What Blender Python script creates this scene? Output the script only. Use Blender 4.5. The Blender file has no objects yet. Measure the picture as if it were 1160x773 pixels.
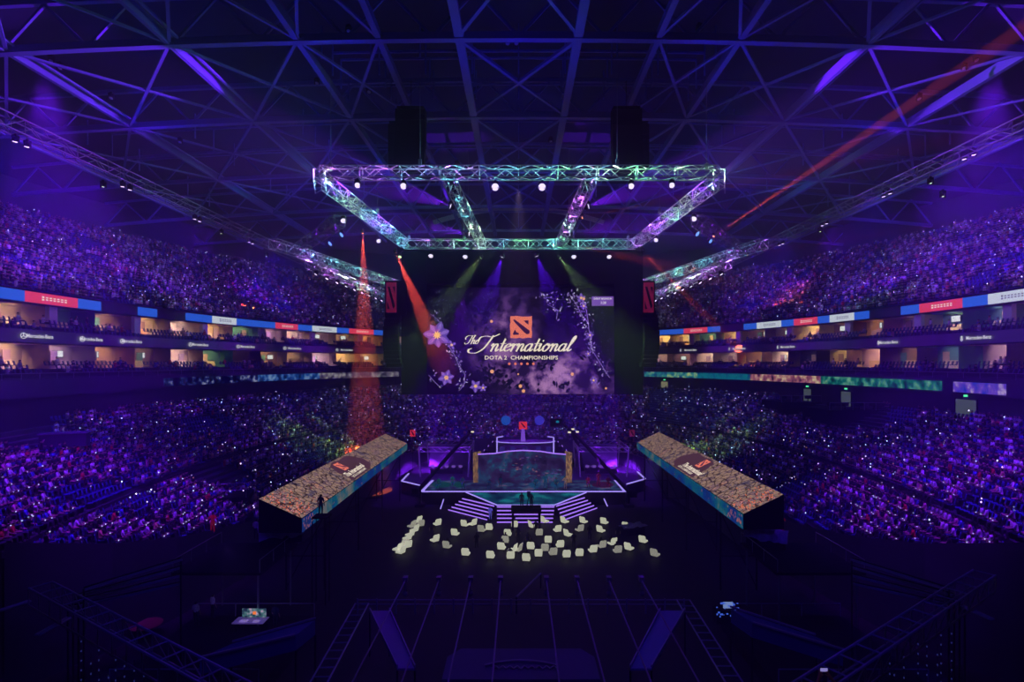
import bpy, bmesh, math, random
import numpy as np
from mathutils import Vector, Matrix
R = random.Random(11)
NR = np.random.RandomState(5)
sc = bpy.context.scene
C = sc.collection
PI = math.pi

# ------------------------------------------------------------------ camera
H = 20.0; F = 620.0; CX = 587.5; CY = 411.0
cam = bpy.data.cameras.new('camera'); co = bpy.data.objects.new('camera', cam); C.objects.link(co)
co.location = (0, 0, H); co.rotation_euler = (PI / 2, 0, 0)
cam.sensor_width = 36; cam.lens = F * 36 / 1160
cam.shift_x = (580 - CX) / 1160; cam.shift_y = (CY - 386.5) / 1160
cam.clip_end = 1000
sc.camera = co
sc.view_settings.view_transform = 'Standard'; sc.view_settings.look = 'None'
sc.view_settings.exposure = 0; sc.view_settings.gamma = 1; sc.view_settings.use_curve_mapping = False
sc.cycles.volume_bounces = 0; sc.cycles.max_bounces = 4; sc.cycles.diffuse_bounces = 1
sc.cycles.transparent_max_bounces = 8
w = bpy.data.worlds.new('world'); sc.world = w; w.use_nodes = True
w.node_tree.nodes['Background'].inputs[0].default_value = (.002, .001, .3, 1)
w.node_tree.nodes['Background'].inputs[1].default_value = .02

def P(px, py, Y):
    return Vector(((px - CX) / F * Y, Y, H + (CY - py) / F * Y))
def PZ(px, py, z):            # the point of the photo's ray at height z
    Y = (z - H) * F / (CY - py)
    return P(px, py, Y)
def proj(x, y, z):
    return CX + F * x / y, CY - F * (z - H) / y

# ------------------------------------------------------------------ materials
def sl(r, g, b):              # sRGB 0-255 -> linear
    f = lambda c: (c / 255 / 12.92) if c / 255 <= .04045 else ((c / 255 + .055) / 1.055) ** 2.4
    return (f(r), f(g), f(b))
def mat(name, col, rough=.7, metal=0, emit=None, es=1, noise=0, nscale=3, spec=.3):
    m = bpy.data.materials.new(name); m.use_nodes = True; nt = m.node_tree
    b = nt.nodes['Principled BSDF']
    b.inputs['Base Color'].default_value = (*col, 1); b.inputs['Roughness'].default_value = rough
    b.inputs['Metallic'].default_value = metal; b.inputs['Specular IOR Level'].default_value = spec
    if noise:
        tc = nt.nodes.new('ShaderNodeTexCoord'); n = nt.nodes.new('ShaderNodeTexNoise')
        n.inputs['Scale'].default_value = nscale; n.inputs['Detail'].default_value = 4
        mx = nt.nodes.new('ShaderNodeMix'); mx.data_type = 'RGBA'
        mx.inputs[6].default_value = (*[c * (1 - noise) for c in col], 1)
        mx.inputs[7].default_value = (*[min(1, c * (1 + noise)) for c in col], 1)
        nt.links.new(tc.outputs['Object'], n.inputs['Vector']); nt.links.new(n.outputs[0], mx.inputs[0])
        nt.links.new(mx.outputs[2], b.inputs['Base Color'])
    if emit:
        b.inputs['Emission Color'].default_value = (*emit, 1); b.inputs['Emission Strength'].default_value = es
        m.cycles.emission_sampling = 'NONE'
    return m
def emat(name, col, s=1, sample=False):
    m = bpy.data.materials.new(name); m.use_nodes = True; nt = m.node_tree; nt.nodes.clear()
    o = nt.nodes.new('ShaderNodeOutputMaterial'); e = nt.nodes.new('ShaderNodeEmission')
    e.inputs[0].default_value = (*col, 1); e.inputs[1].default_value = s
    nt.links.new(e.outputs[0], o.inputs[0])
    m.cycles.emission_sampling = 'AUTO' if sample else 'NONE'
    return m
def led_mat(name, stops, scale=(1, 1, 1), detail=5, s=1, kind='noise', cracks=None, sample=False, nscale=1.0, rough=.6):
    """a video picture: noise mapped through a colour ramp, optionally with dark cracks"""
    m = bpy.data.materials.new(name); m.use_nodes = True; nt = m.node_tree; nt.nodes.clear()
    N = nt.nodes.new; L = nt.links.new
    o = N('ShaderNodeOutputMaterial'); e = N('ShaderNodeEmission'); tc = N('ShaderNodeTexCoord'); mp = N('ShaderNodeMapping')
    mp.inputs['Scale'].default_value = scale; L(tc.outputs['Object'], mp.inputs[0])
    n = N('ShaderNodeTexNoise'); n.inputs['Scale'].default_value = nscale; n.inputs['Detail'].default_value = detail
    n.inputs['Roughness'].default_value = rough
    L(mp.outputs[0], n.inputs['Vector'])
    cr = N('ShaderNodeValToRGB'); L(n.outputs[0], cr.inputs[0])
    el = cr.color_ramp.elements
    while len(el) < len(stops): el.new(.5)
    for k, (p, c) in enumerate(stops):
        el[k].position = p; el[k].color = (*c, 1)
    out = cr.outputs[0]
    if cracks:
        v = N('ShaderNodeTexVoronoi'); v.feature = 'DISTANCE_TO_EDGE'; v.inputs['Scale'].default_value = cracks
        n2 = N('ShaderNodeTexNoise'); n2.inputs['Scale'].default_value = 3; n2.inputs['Detail'].default_value = 3
        L(mp.outputs[0], n2.inputs['Vector'])
        ad = N('ShaderNodeMix'); ad.data_type = 'VECTOR'; ad.inputs[0].default_value = .12
        L(mp.outputs[0], ad.inputs[4]); L(n2.outputs[1], ad.inputs[5]); L(ad.outputs[1], v.inputs['Vector'])
        r2 = N('ShaderNodeValToRGB'); L(v.outputs[0], r2.inputs[0])
        r2.color_ramp.elements[0].position = .02; r2.color_ramp.elements[0].color = (.12, .1, .12, 1)
        r2.color_ramp.elements[1].position = .1
        mm = N('ShaderNodeMix'); mm.data_type = 'RGBA'; mm.blend_type = 'MULTIPLY'; mm.inputs[0].default_value = 1
        L(out, mm.inputs[6]); L(r2.outputs[0], mm.inputs[7]); out = mm.outputs[2]
    L(out, e.inputs[0]); e.inputs[1].default_value = s; L(e.outputs[0], o.inputs[0])
    m.cycles.emission_sampling = 'AUTO' if sample else 'NONE'
    return m

M = {}
M['floor'] = mat('floor_black', (.011, .011, .016), .7, noise=.3, nscale=.3)
M['concrete'] = mat('concrete', (.055, .055, .09), .8, noise=.25, nscale=.6)
M['concrete_d'] = mat('concrete_dark', (.05, .05, .07), .8, noise=.25, nscale=.6)
M['wall_d'] = mat('wall_dark', (.05, .055, .08), .8, noise=.3, nscale=.4)
M['deck'] = mat('roof_deck', (.05, .05, .13), .8, noise=.3, nscale=.15)
M['steel'] = mat('roof_steel', (.22, .23, .6), .6, .1)
M['alu'] = mat('truss_aluminium', (.75, .76, .8), .35, .6)
M['alu_d'] = mat('truss_dim', (.3, .3, .36), .45, .5)
M['black'] = mat('black_metal', (.01, .01, .013), .85, spec=.1)
M['drape'] = mat('black_drape', (.007, .008, .011), .95, spec=.05)
M['cream'] = mat('suite_cream', (.75, .6, .45), .8)
M['fascia'] = mat('fascia_grey', (.2, .19, .27), .25, noise=.3, nscale=.5)
M['pillar'] = mat('pillar_white', (.7, .68, .78), .6)
M['seat'] = mat('seat_blue', (.035, .06, .32), .45)
M['seat_d'] = mat('seat_navy', (.03, .04, .16), .5)
M['white'] = mat('white_shell', (.8, .78, .7), .6, emit=(1, .96, .8), es=.46)  # emission paints the light falling on the white chairs
M['skin'] = mat('skin', (.5, .32, .24), .6)
M['hair'] = mat('hair_black', (.012, .01, .012), .6)
M['trousers'] = mat('trousers_dark', (.03, .03, .05), .8)
M['shoe'] = mat('shoes', (.03, .03, .03), .6)
SH = {'white': (.75, .75, .78), 'black': (.02, .02, .025), 'grey': (.3, .3, .33), 'red': (.6, .05, .05), 'blue': (.07, .12, .5),
      'pink': (.7, .3, .4), 'yellow': (.7, .55, .2), 'dark blue': (.03, .04, .12)}
for k, v in SH.items(): M['shirt_' + k] = mat('shirt_' + k.replace(' ', '_'), v, .85)
M['glow'] = emat('wristband_light', (.5, .6, 1), 1.6)
M['lens'] = emat('lamp_lens', (.74, .6, 1), 1.5)
M['lens_b'] = emat('lamp_lens_blue', (.15, .3, 1), 1.6)
M['lens_t'] = emat('lamp_lens_teal', (.3, .6, .8), .9)
M['lens_g'] = emat('lamp_lens_green', (.75, .95, .6), 2)
M['lens_o'] = emat('lamp_lens_orange', (1, .25, .12), 4)
M['lens_v'] = emat('lamp_lens_violet', (.72, .45, 1), 3)
M['strip'] = emat('violet_led_strip', (.36, .16, 1), 1.25)
M['strip_w'] = emat('pale_led_strip', (.36, .24, 1), 1.25)
M['tv'] = led_mat('television_picture', [(.3, (.25, .3, .4)), (.5, (.9, .85, .95)), (.7, (.5, .4, .6))], nscale=2.5, s=1)
M['warm'] = emat('warm_downlight', (1, .75, .45), 3)
M['txt'] = emat('white_lettering', (.75, .68, .85), 1)
M['cream_txt'] = emat('cream_lettering', sl(250, 226, 218), 1)
M['coral'] = emat('coral_mark', sl(240, 120, 105), 1)
M['red_mark'] = emat('red_mark', sl(215, 45, 60), 1)
M['ink'] = emat('mark_shadow', sl(60, 22, 70), 1)  # dark strokes of the mark, their own colour

# ------------------------------------------------------------------ mesh helpers
class MB:
    def __init__(s): s.v = []; s.f = []; s.m = []
    def quad(s, a, b, c, d, mi=0):
        n = len(s.v); s.v += [tuple(a), tuple(b), tuple(c), tuple(d)]; s.f.append((n, n + 1, n + 2, n + 3)); s.m.append(mi)
    def poly(s, pts, mi=0):
        n = len(s.v); s.v += [tuple(p) for p in pts]; s.f.append(tuple(range(n, n + len(pts)))); s.m.append(mi)
    def hexa(s, p, mi=0):      # 8 corners: bottom 4, top 4
        n = len(s.v); s.v += [tuple(q) for q in p]
        for f in ((3, 2, 1, 0), (4, 5, 6, 7), (0, 1, 5, 4), (1, 2, 6, 5), (2, 3, 7, 6), (3, 0, 4, 7)):
            s.f.append(tuple(n + i for i in f)); s.m.append(mi)
    def box(s, c, d, rz=0, mi=0, taper=1):
        x, y, z = d[0] / 2, d[1] / 2, d[2] / 2; cs, sn = math.cos(rz), math.sin(rz); pts = []
        for k, (sz, t) in enumerate(((-z, 1), (z, taper))):
            for a, b in ((-x, -y), (x, -y), (x, y), (-x, y)):
                a *= t; b *= t
                pts.append((c[0] + a * cs - b * sn, c[1] + a * sn + b * cs, c[2] + sz))
        s.hexa(pts, mi)
    def bar(s, p, q, wd, h=None, mi=0):
        p = Vector(p); q = Vector(q); d = (q - p)
        if d.length < 1e-6: return
        d.normalize(); up = Vector((0, 0, 1)) if abs(d.z) < .95 else Vector((0, 1, 0))
        a = d.cross(up).normalized() * wd / 2; b = a.cross(d).normalized() * (h or wd) / 2
        s.hexa([p - a - b, q - a - b, q + a - b, p + a - b, p - a + b, q - a + b, q + a + b, p + a + b], mi)
    def tube(s, p, q, r, n=8, r2=None, mi=0, caps=True):
        p = Vector(p); q = Vector(q); d = (q - p).normalized(); up = Vector((0, 0, 1)) if abs(d.z) < .95 else Vector((0, 1, 0))
        a = d.cross(up).normalized(); b = a.cross(d); k = len(s.v); r2 = r if r2 is None else r2
        for c, rr in ((p, r), (q, r2)):
            for i in range(n):
                t = 2 * PI * i / n; s.v.append(tuple(c + (a * math.cos(t) + b * math.sin(t)) * rr))
        for i in range(n):
            j = (i + 1) % n; s.f.append((k + i, k + j, k + n + j, k + n + i)); s.m.append(mi)
        if caps: s.f.append(tuple(k + i for i in range(n))[::-1]); s.f.append(tuple(k + n + i for i in range(n))); s.m += [mi, mi]
    def lathe(s, prof, n=16, M4=None, mi=0):
        k = len(s.v)
        for r, z in prof:
            for i in range(n):
                v = Vector((r * math.cos(2 * PI * i / n), r * math.sin(2 * PI * i / n), z)); s.v.append(tuple(M4 @ v if M4 else v))
        for j in range(len(prof) - 1):
            for i in range(n):
                i2 = (i + 1) % n; s.f.append((k + j * n + i, k + j * n + i2, k + (j + 1) * n + i2, k + (j + 1) * n + i)); s.m.append(mi)
    def mesh(s, name, mats):
        me = bpy.data.meshes.new(name); me.from_pydata(s.v, [], s.f)
        for m in (mats if isinstance(mats, (list, tuple)) else [mats]): me.materials.append(m)
        if any(s.m): me.polygons.foreach_set('material_index', s.m)
        me.update(); return me
    def build(s, name, mats, parent=None, smooth=False):
        me = s.mesh(name, mats)
        if smooth: me.polygons.foreach_set('use_smooth', [True] * len(me.polygons))
        return link(name, me, parent)
def link(name, me, parent=None):
    o = bpy.data.objects.new(name, me); C.objects.link(o)
    if parent is not None: o.parent = parent
    return o
def tag(o, label=None, cat=None, group=None, kind=None):
    if label: o['label'] = label
    if cat: o['category'] = cat
    if group: o['group'] = group
    if kind: o['kind'] = kind
    return o
def thing(name, label, cat, loc=(0, 0, 0), rz=0, group=None):
    o = bpy.data.objects.new(name, None); C.objects.link(o); o.location = loc; o.rotation_euler = (0, 0, rz)
    o.empty_display_size = .2
    return tag(o, label, cat, group)
def struct(name, mb, m): return tag(mb.build(name, m), kind='structure')
def dup(root, loc=None, rz=None, label=None, group=None):
    r = root.copy(); C.objects.link(r)
    if loc is not None: r.location = loc
    if rz is not None: r.rotation_euler = (0, 0, rz)
    if label: r['label'] = label
    if group: r['group'] = group
    for ch in list(root.children):
        c = ch.copy(); C.objects.link(c); c.parent = r
        for g in list(ch.children):
            d = g.copy(); C.objects.link(d); d.parent = c
    return r
def text_mesh(s, size=1, shear=0, align='CENTER', ext=0, bold=0, space=1.0):
    cu = bpy.data.curves.new('t', 'FONT'); cu.body = s; cu.size = size; cu.shear = shear; cu.align_x = align; cu.align_y = 'CENTER'
    cu.extrude = ext; cu.offset = bold; cu.space_character = space; cu.resolution_u = 2
    o = bpy.data.objects.new('t', cu); C.objects.link(o)
    bpy.context.view_layer.update()
    me = bpy.data.meshes.new_from_object(o.evaluated_get(bpy.context.evaluated_depsgraph_get()))
    bpy.data.objects.remove(o); return me
def put_text(name, s, origin, xdir, ydir, size, m, parent=None, **k):
    me = text_mesh(s, size, **k); me.materials.clear(); me.materials.append(m)
    x = Vector(xdir).normalized(); y = Vector(ydir).normalized(); z = x.cross(y).normalized()
    me.transform(Matrix(((x.x, y.x, z.x, origin[0]), (x.y, y.y, z.y, origin[1]), (x.z, y.z, z.z, origin[2]), (0, 0, 0, 1))))
    return link(name, me, parent)

# ------------------------------------------------------------------ bowl geometry
YC = 62.0
def ep(t, d):                    # t = 0 right side, 90 deg far end, 180 deg left side
    return Vector(((48 + d) * math.cos(t), YC + (78 + d) * math.sin(t), 0))
def t_at_px(px, d):              # ellipse angle seen at image column px
    k = (px - CX) / F
    best = None
    for i in range(4000):
        t = -.6 + (PI + 1.2) * i / 3999
        p = ep(t, d)
        if p.y < 15: continue
        e = abs(p.x / p.y - k)
        if best is None or e < best[0]: best = (e, t)
    return best[1]
def xin(y):                      # half width of the open floor at depth y
    pts = ((20, 40), (33, 31), (38, 28.2), (43, 26.8), (54, 25), (62, 24), (200, 24))
    for (a, b), (c, e) in zip(pts, pts[1:]):
        if a <= y <= c: return b + (e - b) * (y - a) / (c - a)
    return 40
T0, T1 = -.62, PI + .62
def sweep(mb, prof, t0=T0, t1=T1, n=140, mi=0, keep=None):
    for i in range(n):
        a = t0 + (t1 - t0) * i / n; b = t0 + (t1 - t0) * (i + 1) / n
        for (d0, z0), (d1, z1) in zip(prof, prof[1:]):
            p, q, r, s = ep(a, d0), ep(b, d0), ep(b, d1), ep(a, d1)
            p.z = q.z = z0; r.z = s.z = z1
            if keep and not all(keep(v) for v in (p, q, r, s)): continue
            mb.quad(p, q, r, s, mi)

# floor, ceiling, outer walls
mb = MB(); mb.quad((-95, -10, 0), (95, -10, 0), (95, 190, 0), (-95, 190, 0)); struct('floor', mb, M['floor'])
mb = MB()
def roof_z(x, y): return 57 - 9 * (x / 80) ** 2 - 5 * ((y - 62) / 110) ** 2
for i in range(24):
    for j in range(24):
        xs = [-86 + 172 * (i + a) / 24 for a in (0, 1)]; ys = [-5 + 185 * (j + a) / 24 for a in (0, 1)]
        mb.quad(*[(x, y, roof_z(x, y)) for x, y in ((xs[0], ys[0]), (xs[0], ys[1]), (xs[1], ys[1]), (xs[1], ys[0]))])
struct('ceiling', mb, M['deck'])
mb = MB(); sweep(mb, [(29, 42.8), (31, 42.8), (31, 58)], n=90); struct('wall_upper', mb, M['wall_d'])
# lower stand (stepped)
LROWS = 28
prof = []
for i in range(LROWS):
    prof += [(-24 + i * .857, 3.5 + (i - 1) * .375 if i else 3.1), (-24 + i * .857, 3.5 + i * .375)]
prof += [(0, 3.5 + 27 * .375)]
inb = lambda p: p.y > 32.5 and (p.y > 70 or abs(p.x) >= xin(p.y) - .01)
mb = MB(); sweep(mb, prof, n=260, keep=inb); struct('lower_stand', mb, M['concrete_d'])
mb = MB()                        # the front wall of the lower stand, down to the floor
def zlow(x, y):                  # stand height under a point
    best = None
    r = math.hypot(x, (y - YC) * 48 / 78)
    d = r - 48
    return 3.5 + max(0, (d + 24)) * .4375
for s in (-1, 1):
    ys = [33 + k for k in range(0, 30)]
    for a, b in zip(ys, ys[1:]):
        mb.quad((s * xin(a), a, 0), (s * xin(b), b, 0), (s * xin(b), b, zlow(xin(b), b) + .5), (s * xin(a), a, zlow(xin(a), a) + .5))
    mb.quad((s * 31, 32.8, 0), (s * 62, 32.8, 0), (s * 62, 32.8, 14.2), (s * 31, 32.8, zlow(31, 33) + .4))
sweep(mb, [(-24, 0), (-24, 4.3)], n=80, keep=lambda p: p.y > 61)
struct('wall_stand_front', mb, M['wall_d'])
mb = MB(); sweep(mb, [(0, 13.6), (0.1, 13.6), (.1, 16.7)]); struct('wall_concourse', mb, M['wall_d'])
mb = MB(); sweep(mb, [(.1, 16.65), (-.9, 16.65), (-.9, 18.35), (-.6, 18.35), (-.6, 18.15), (.3, 18.15), (.3, 18.5), (1.5, 18.5), (1.5, 18.9), (2.7, 18.9), (2.7, 19.3), (4.2, 19.3)])
struct('trim_1', mb, M['concrete'])
mb = MB(); sweep(mb, [(4.2, 22.0), (.4, 22.0)]); sweep(mb, [(.4, 22.0), (.25, 23.25), (.4, 23.25), (.5, 22.9)], mi=1)
sweep(mb, [(.5, 22.9), (1.7, 22.9), (1.7, 23.35), (2.9, 23.35), (2.9, 23.8), (4.6, 23.8)])
struct('trim_2', mb, [M['concrete'], M['fascia']])
mb = MB(); sweep(mb, [(5, 26.25), (3.05, 26.25), (3.05, 27.45), (3.6, 27.45)]); struct('trim_3', mb, M['concrete_d'])
UROWS = 28
prof = []
for i in range(UROWS):
    prof += [(3.6 + i * .9, 27.0 + i * .555 if i else 26.6), (3.6 + i * .9, 27.4 + i * .555)]
prof += [(29, 27.4 + 27 * .555)]
mb = MB(); sweep(mb, prof, n=160); struct('upper_stand', mb, M['concrete_d'])

# ------------------------------------------------------------------ suites
CREAM = [mat('suite_wall_%d' % i, c, .8) for i, c in enumerate([(.8, .62, .42), (.7, .5, .36), (.75, .42, .25), (.35, .2, .2), (.6, .42, .45), (.05, .05, .08), (.12, .35, .32), (.5, .3, .55)])]
def arc_t(d, step, ta, tb):
    out = []; t = ta
    while t < tb:
        out.append(t); e = 1e-3
        t += step / ((ep(t + e, d) - ep(t, d)).length / e)
    return out
lights = []
def point(loc, e, col, r=.3, name='room_light'):
    L = bpy.data.lights.new(name, 'POINT'); L.energy = e; L.color = col; L.shadow_soft_size = r
    o = bpy.data.objects.new(name, L); C.objects.link(o); o.location = loc; return o
def spot(p, q, half, col, e, r=.08, blend=.25, name='beam_light'):
    L = bpy.data.lights.new(name, 'SPOT'); L.energy = e; L.color = col; L.spot_size = 2 * half; L.spot_blend = blend; L.shadow_soft_size = r
    o = bpy.data.objects.new(name, L); C.objects.link(o); o.location = p; o.rotation_euler = (Vector(q) - Vector(p)).to_track_quat('-Z', 'Y').to_euler(); return o
def ribbon_px_t(px, d): return t_at_px(px, d)
tv_proto = None
def tv_at(p, ang, label):
    t = thing('television', label, 'television', p, ang)
    f = MB(); f.box((0, 0, 0), (1.45, .08, .85)); fo = f.build('frame', M['black'], t)
    s = MB(); s.quad((-.67, -.05, -.37), (.67, -.05, -.37), (.67, -.05, .37), (-.67, -.05, .37)); s.build('screen', M['tv'], fo)
    return t
cells_done = 0
ORD = ['first', 'second', 'third', 'fourth', 'fifth', 'sixth', 'seventh', 'eighth', 'ninth', 'tenth', 'eleventh', 'twelfth', 'thirteenth', 'fourteenth', 'fifteenth', 'sixteenth', 'seventeenth', 'eighteenth', 'nineteenth', 'twentieth', 'last', 'last', 'last', 'last', 'last', 'last']
for lvl, (d0, d1, zf, zc) in enumerate(((4.2, 7.2, 19.3, 22.0), (4.6, 7.8, 23.8, 26.25))):
    lv = ('lower', 'upper')[lvl]
    for side in (-1, 1):
        # cells run from the near end to behind the screen
        if side == 1: ta, tb = -.36, 1.25
        else: ta, tb = PI - 1.25, PI + .36
        ts = arc_t(d0, 6.4, ta, tb)
        for k, (a, b) in enumerate(zip(ts, ts[1:])):
            mid = (a + b) / 2
            c = ep(mid, d0)
            if c.y < 38: continue
            r = R.random()
            ci = R.choice([0, 0, 0, 1, 1, 2, 3, 4, 4, 5, 6, 7, 0, 4] if lvl == 0 else [0, 0, 1, 1, 1, 2, 3, 4, 6, 7, 0, 0])
            mb = MB()
            A0, B0, A1, B1 = ep(a, d0), ep(b, d0), ep(a, d1), ep(b, d1)
            def z(v, h): return Vector((v.x, v.y, h))
            mb.quad(z(A1, zf), z(B1, zf), z(B1, zc), z(A1, zc))
            mb.quad(z(A0, zf), z(A1, zf), z(A1, zc), z(A0, zc))
            mb.quad(z(A0, zf), z(B0, zf), z(B1, zf), z(A1, zf)); mb.quad(z(A0, zc), z(B0, zc), z(B1, zc), z(A1, zc))
            # counter and dividing fin inside the room
            mm = (A0 + B0) / 2; nn = (A1 - A0).normalized(); tt = (B0 - A0).normalized()
            ang = math.atan2(tt.y, tt.x)
            cpos = mm + nn * 2.1 + tt * R.uniform(-1, 1)
            mb.box((cpos.x, cpos.y, zf + .5), (2.2, .5, 1.0), ang, 1)
            dpos = mm + nn * 2.8 - tt * R.uniform(-2.2, 2.2)
            mb.box((dpos.x, dpos.y, zf + 1.05), (.95, .12, 2.1), ang, 2)
            struct('wall_suite', mb, [CREAM[ci], CREAM[(ci * 3 + 2) % 5], CREAM[(ci + 3) % 8]])
            lc = mm + nn * 1.4
            col = (1, .62, .32) if R.random() < .75 else (.85, .55, .75)
            en = R.choice([60, 100, 130, 170, 210]) * (0.15 if ci == 5 else 1)
            if R.random() < .14: en *= .1
            lp = mm + nn * .5; spot((lp.x, lp.y, zc - .3), ((mm + nn * 3).x, (mm + nn * 3).y, zf + .9), 1.05, col, en * 2.4, .15, .5, 'room_light')
            if R.random() < .34:
                tp = mm + nn * (2.9) + tt * R.uniform(-1.6, 1.6)
                tv_at((tp.x, tp.y, zf + 1.75), ang + (0 if side < 0 else 0) + (PI if (Vector((-math.sin(ang), math.cos(ang))).dot(nn.to_2d()) < 0) else 0),
                      'lit television on the wall of a %s side %s suite, %s from near end' % (('left', 'right')[side > 0], lv, ORD[k]))
            if k % 2 == 0 and lvl == 1:
                p = ep(a, d0 - .2)
                mbp = MB(); mbp.box((p.x, p.y, (zf + zc) / 2), (.5, 1.1, zc - zf), ang + PI / 2); struct('pillar', mbp, M['pillar'])
            cells_done += 1

# upper ribbon screens
RC = {'b': emat('ribbon_blue', sl(40, 90, 225), .95), 'r': emat('ribbon_red', sl(225, 60, 95), .95), 'w': emat('ribbon_white', sl(205, 205, 235), .95)}
GL = {'r': emat('ribbon_white_marks', sl(250, 215, 225), 1), 'w': emat('ribbon_dark_marks', sl(90, 80, 130), 1)}
ribs = [(-12, 26, 'b'), (26, 86, 'r'), (86, 113, 'b'), (156, 177, 'b'), (210, 239, 'b'), (239, 267, 'w'), (267, 311, 'b'), (311, 337, 'r'), (337, 353, 'b'),
        (353, 381, 'w'), (381, 395, 'b'), (395, 423, 'r'), (423, 450, 'b'),
        (735, 775, 'b'), (775, 802, 'r'), (802, 816, 'b'), (843, 858, 'b'), (858, 886, 'w'), (886, 900, 'b'), (900, 927, 'r'), (927, 941, 'b'), (941, 969, 'w'),
        (969, 985, 'b'), (1022, 1043, 'b'), (1043, 1092, 'r'), (1092, 1121, 'b'), (1121, 1175, 'w')]
cn = {'b': 'plain blue', 'r': 'red', 'w': 'white'}
for (xa, xb, c) in ribs:
    ta, tb = ribbon_px_t(xa, 3), ribbon_px_t(xb, 3)
    n = 6; mb = MB()
    for i in range(n):
        a = ta + (tb - ta) * i / n; b = ta + (tb - ta) * (i + 1) / n
        p, q, r, s = ep(a, 2.8), ep(b, 2.8), ep(b, 3.0), ep(a, 3.0)
        if c == 'b': pass
        mb.hexa([(p.x, p.y, 26.3), (q.x, q.y, 26.3), (r.x, r.y, 26.3), (s.x, s.y, 26.3), (p.x, p.y, 27.4), (q.x, q.y, 27.4), (r.x, r.y, 27.4), (s.x, s.y, 27.4)])
    sd = 'left' if xa < 580 else 'right'
    nb = sorted([r_ for r_ in ribs if (r_[0] < 580) == (xa < 580)], key=lambda r_: abs(r_[0] - 587))
    rank = [r_[0] for r_ in nb if r_[2] == c].index(xa)
    o = tag(mb.build('ribbon_screen', RC[c]), '%s ribbon screen above the upper %s suites, %s such from the main screen' % (cn[c], sd, ['first', 'second', 'third', 'fourth', 'fifth', 'sixth', 'seventh', 'eighth', 'ninth'][rank]), 'ribbon screen')
    if c != 'b':                 # blurred sponsor lettering: a row of small blocks
        g = MB(); nn_ = 7
        for i in range(nn_):
            u = .3 + .5 * i / nn_; a = ta + (tb - ta) * u; b = ta + (tb - ta) * (u + .045)
            if xa > 580: pass
            hh = .36 if i else .45
            p, q = ep(a, 2.77), ep(b, 2.77); zc = 26.85
            for zz0, zz1 in ((zc - hh / 2, zc - .05), (zc + .05, zc + hh / 2)):
                g.quad((p.x, p.y, zz0), (q.x, q.y, zz0), (q.x, q.y, zz1), (p.x, p.y, zz1))
        g.build('sponsor_marks', GL[c], o)
# fascia lettering on the middle balcony
def fascia_text(px, s='Mercedes-Benz'):
    t = t_at_px(px, .1); p = ep(t, .12); e = 1e-3; q = ep(t + e, .12)
    x = (q - p).normalized() * -1
    put_o = put_text('fascia_lettering', s, (p.x, p.y, 22.62), x, (0, 0, 1), .53, M['txt'], bold=.008)
    return put_o
for i, px in enumerate([46, 104, 150, 227, 281, 334, 393, 782, 837, 892, 1006, 1108]):
    o = fascia_text(px)
    side = 'left' if px < 580 else 'right'
    order = ([46, 104, 150, 227, 281, 334, 393].index(px) if px < 580 else [1108, 1006, 892, 837, 782].index(px))
    tag(o, 'white lettering on the middle balcony of the %s suites, %s from photo edge' % (side, ['first', 'second', 'third', 'fourth', 'fifth', 'sixth', 'seventh'][order]), 'lettering')
    c = MB(); t = t_at_px(px - (19 if px in (46, 1108) else 11), .1); p = ep(t, .1)
    e = 1e-3; x = (ep(t + e, .12) - p).normalized()
    for k in range(12):
        a0, a1 = 2 * PI * k / 12, 2 * PI * (k + 1) / 12
        c.quad(*[p + x * (math.cos(a) * r_) + Vector((0, 0, 22.6 + math.sin(a) * r_)) for a, r_ in ((a0, .3), (a1, .3), (a1, .24), (a0, .24))])
    for a in (PI / 2, PI / 2 + 2 * PI / 3, PI / 2 - 2 * PI / 3):
        c.bar(p + Vector((0, 0, 22.6)), p + x * (math.cos(a) * .27) + Vector((0, 0, 22.6 + math.sin(a) * .27)), .05)
    c.build('star_emblem', M['txt'], o)
# lower fascia video ribbons
lf = [(186, 292, [(.45, (.0, .0, .01)), (.56, sl(30, 40, 110)), (.66, sl(150, 150, 200))], 'dark picture with white blue streaks', 'left'),
      (292, 362, [(.35, sl(5, 20, 60)), (.5, sl(20, 70, 160)), (.68, sl(120, 150, 210))], 'blue picture', 'left'),
      (362, 452, [(.38, sl(30, 25, 60)), (.52, sl(110, 95, 130)), (.66, sl(170, 160, 170))], 'grey cream picture', 'left'),
      (730, 790, [(.35, sl(5, 40, 120)), (.5, sl(20, 130, 150)), (.65, sl(190, 200, 130))], 'blue and yellow green picture', 'right'),
      (790, 850, [(.35, sl(5, 60, 120)), (.55, sl(0, 120, 140)), (.7, sl(30, 60, 160))], 'teal blue picture', 'right'),
      (850, 930, [(.35, sl(40, 20, 60)), (.5, sl(170, 90, 120)), (.65, sl(230, 200, 170))], 'pink and cream picture', 'right'),
      (930, 1066, [(.35, sl(0, 30, 50)), (.5, sl(10, 110, 110)), (.7, sl(120, 180, 150))], 'teal green picture', 'right'),
      (1080, 1139, [(.35, sl(20, 50, 200)), (.55, sl(110, 70, 210)), (.68, sl(200, 170, 230))], 'blue and violet picture', 'right')]
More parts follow.
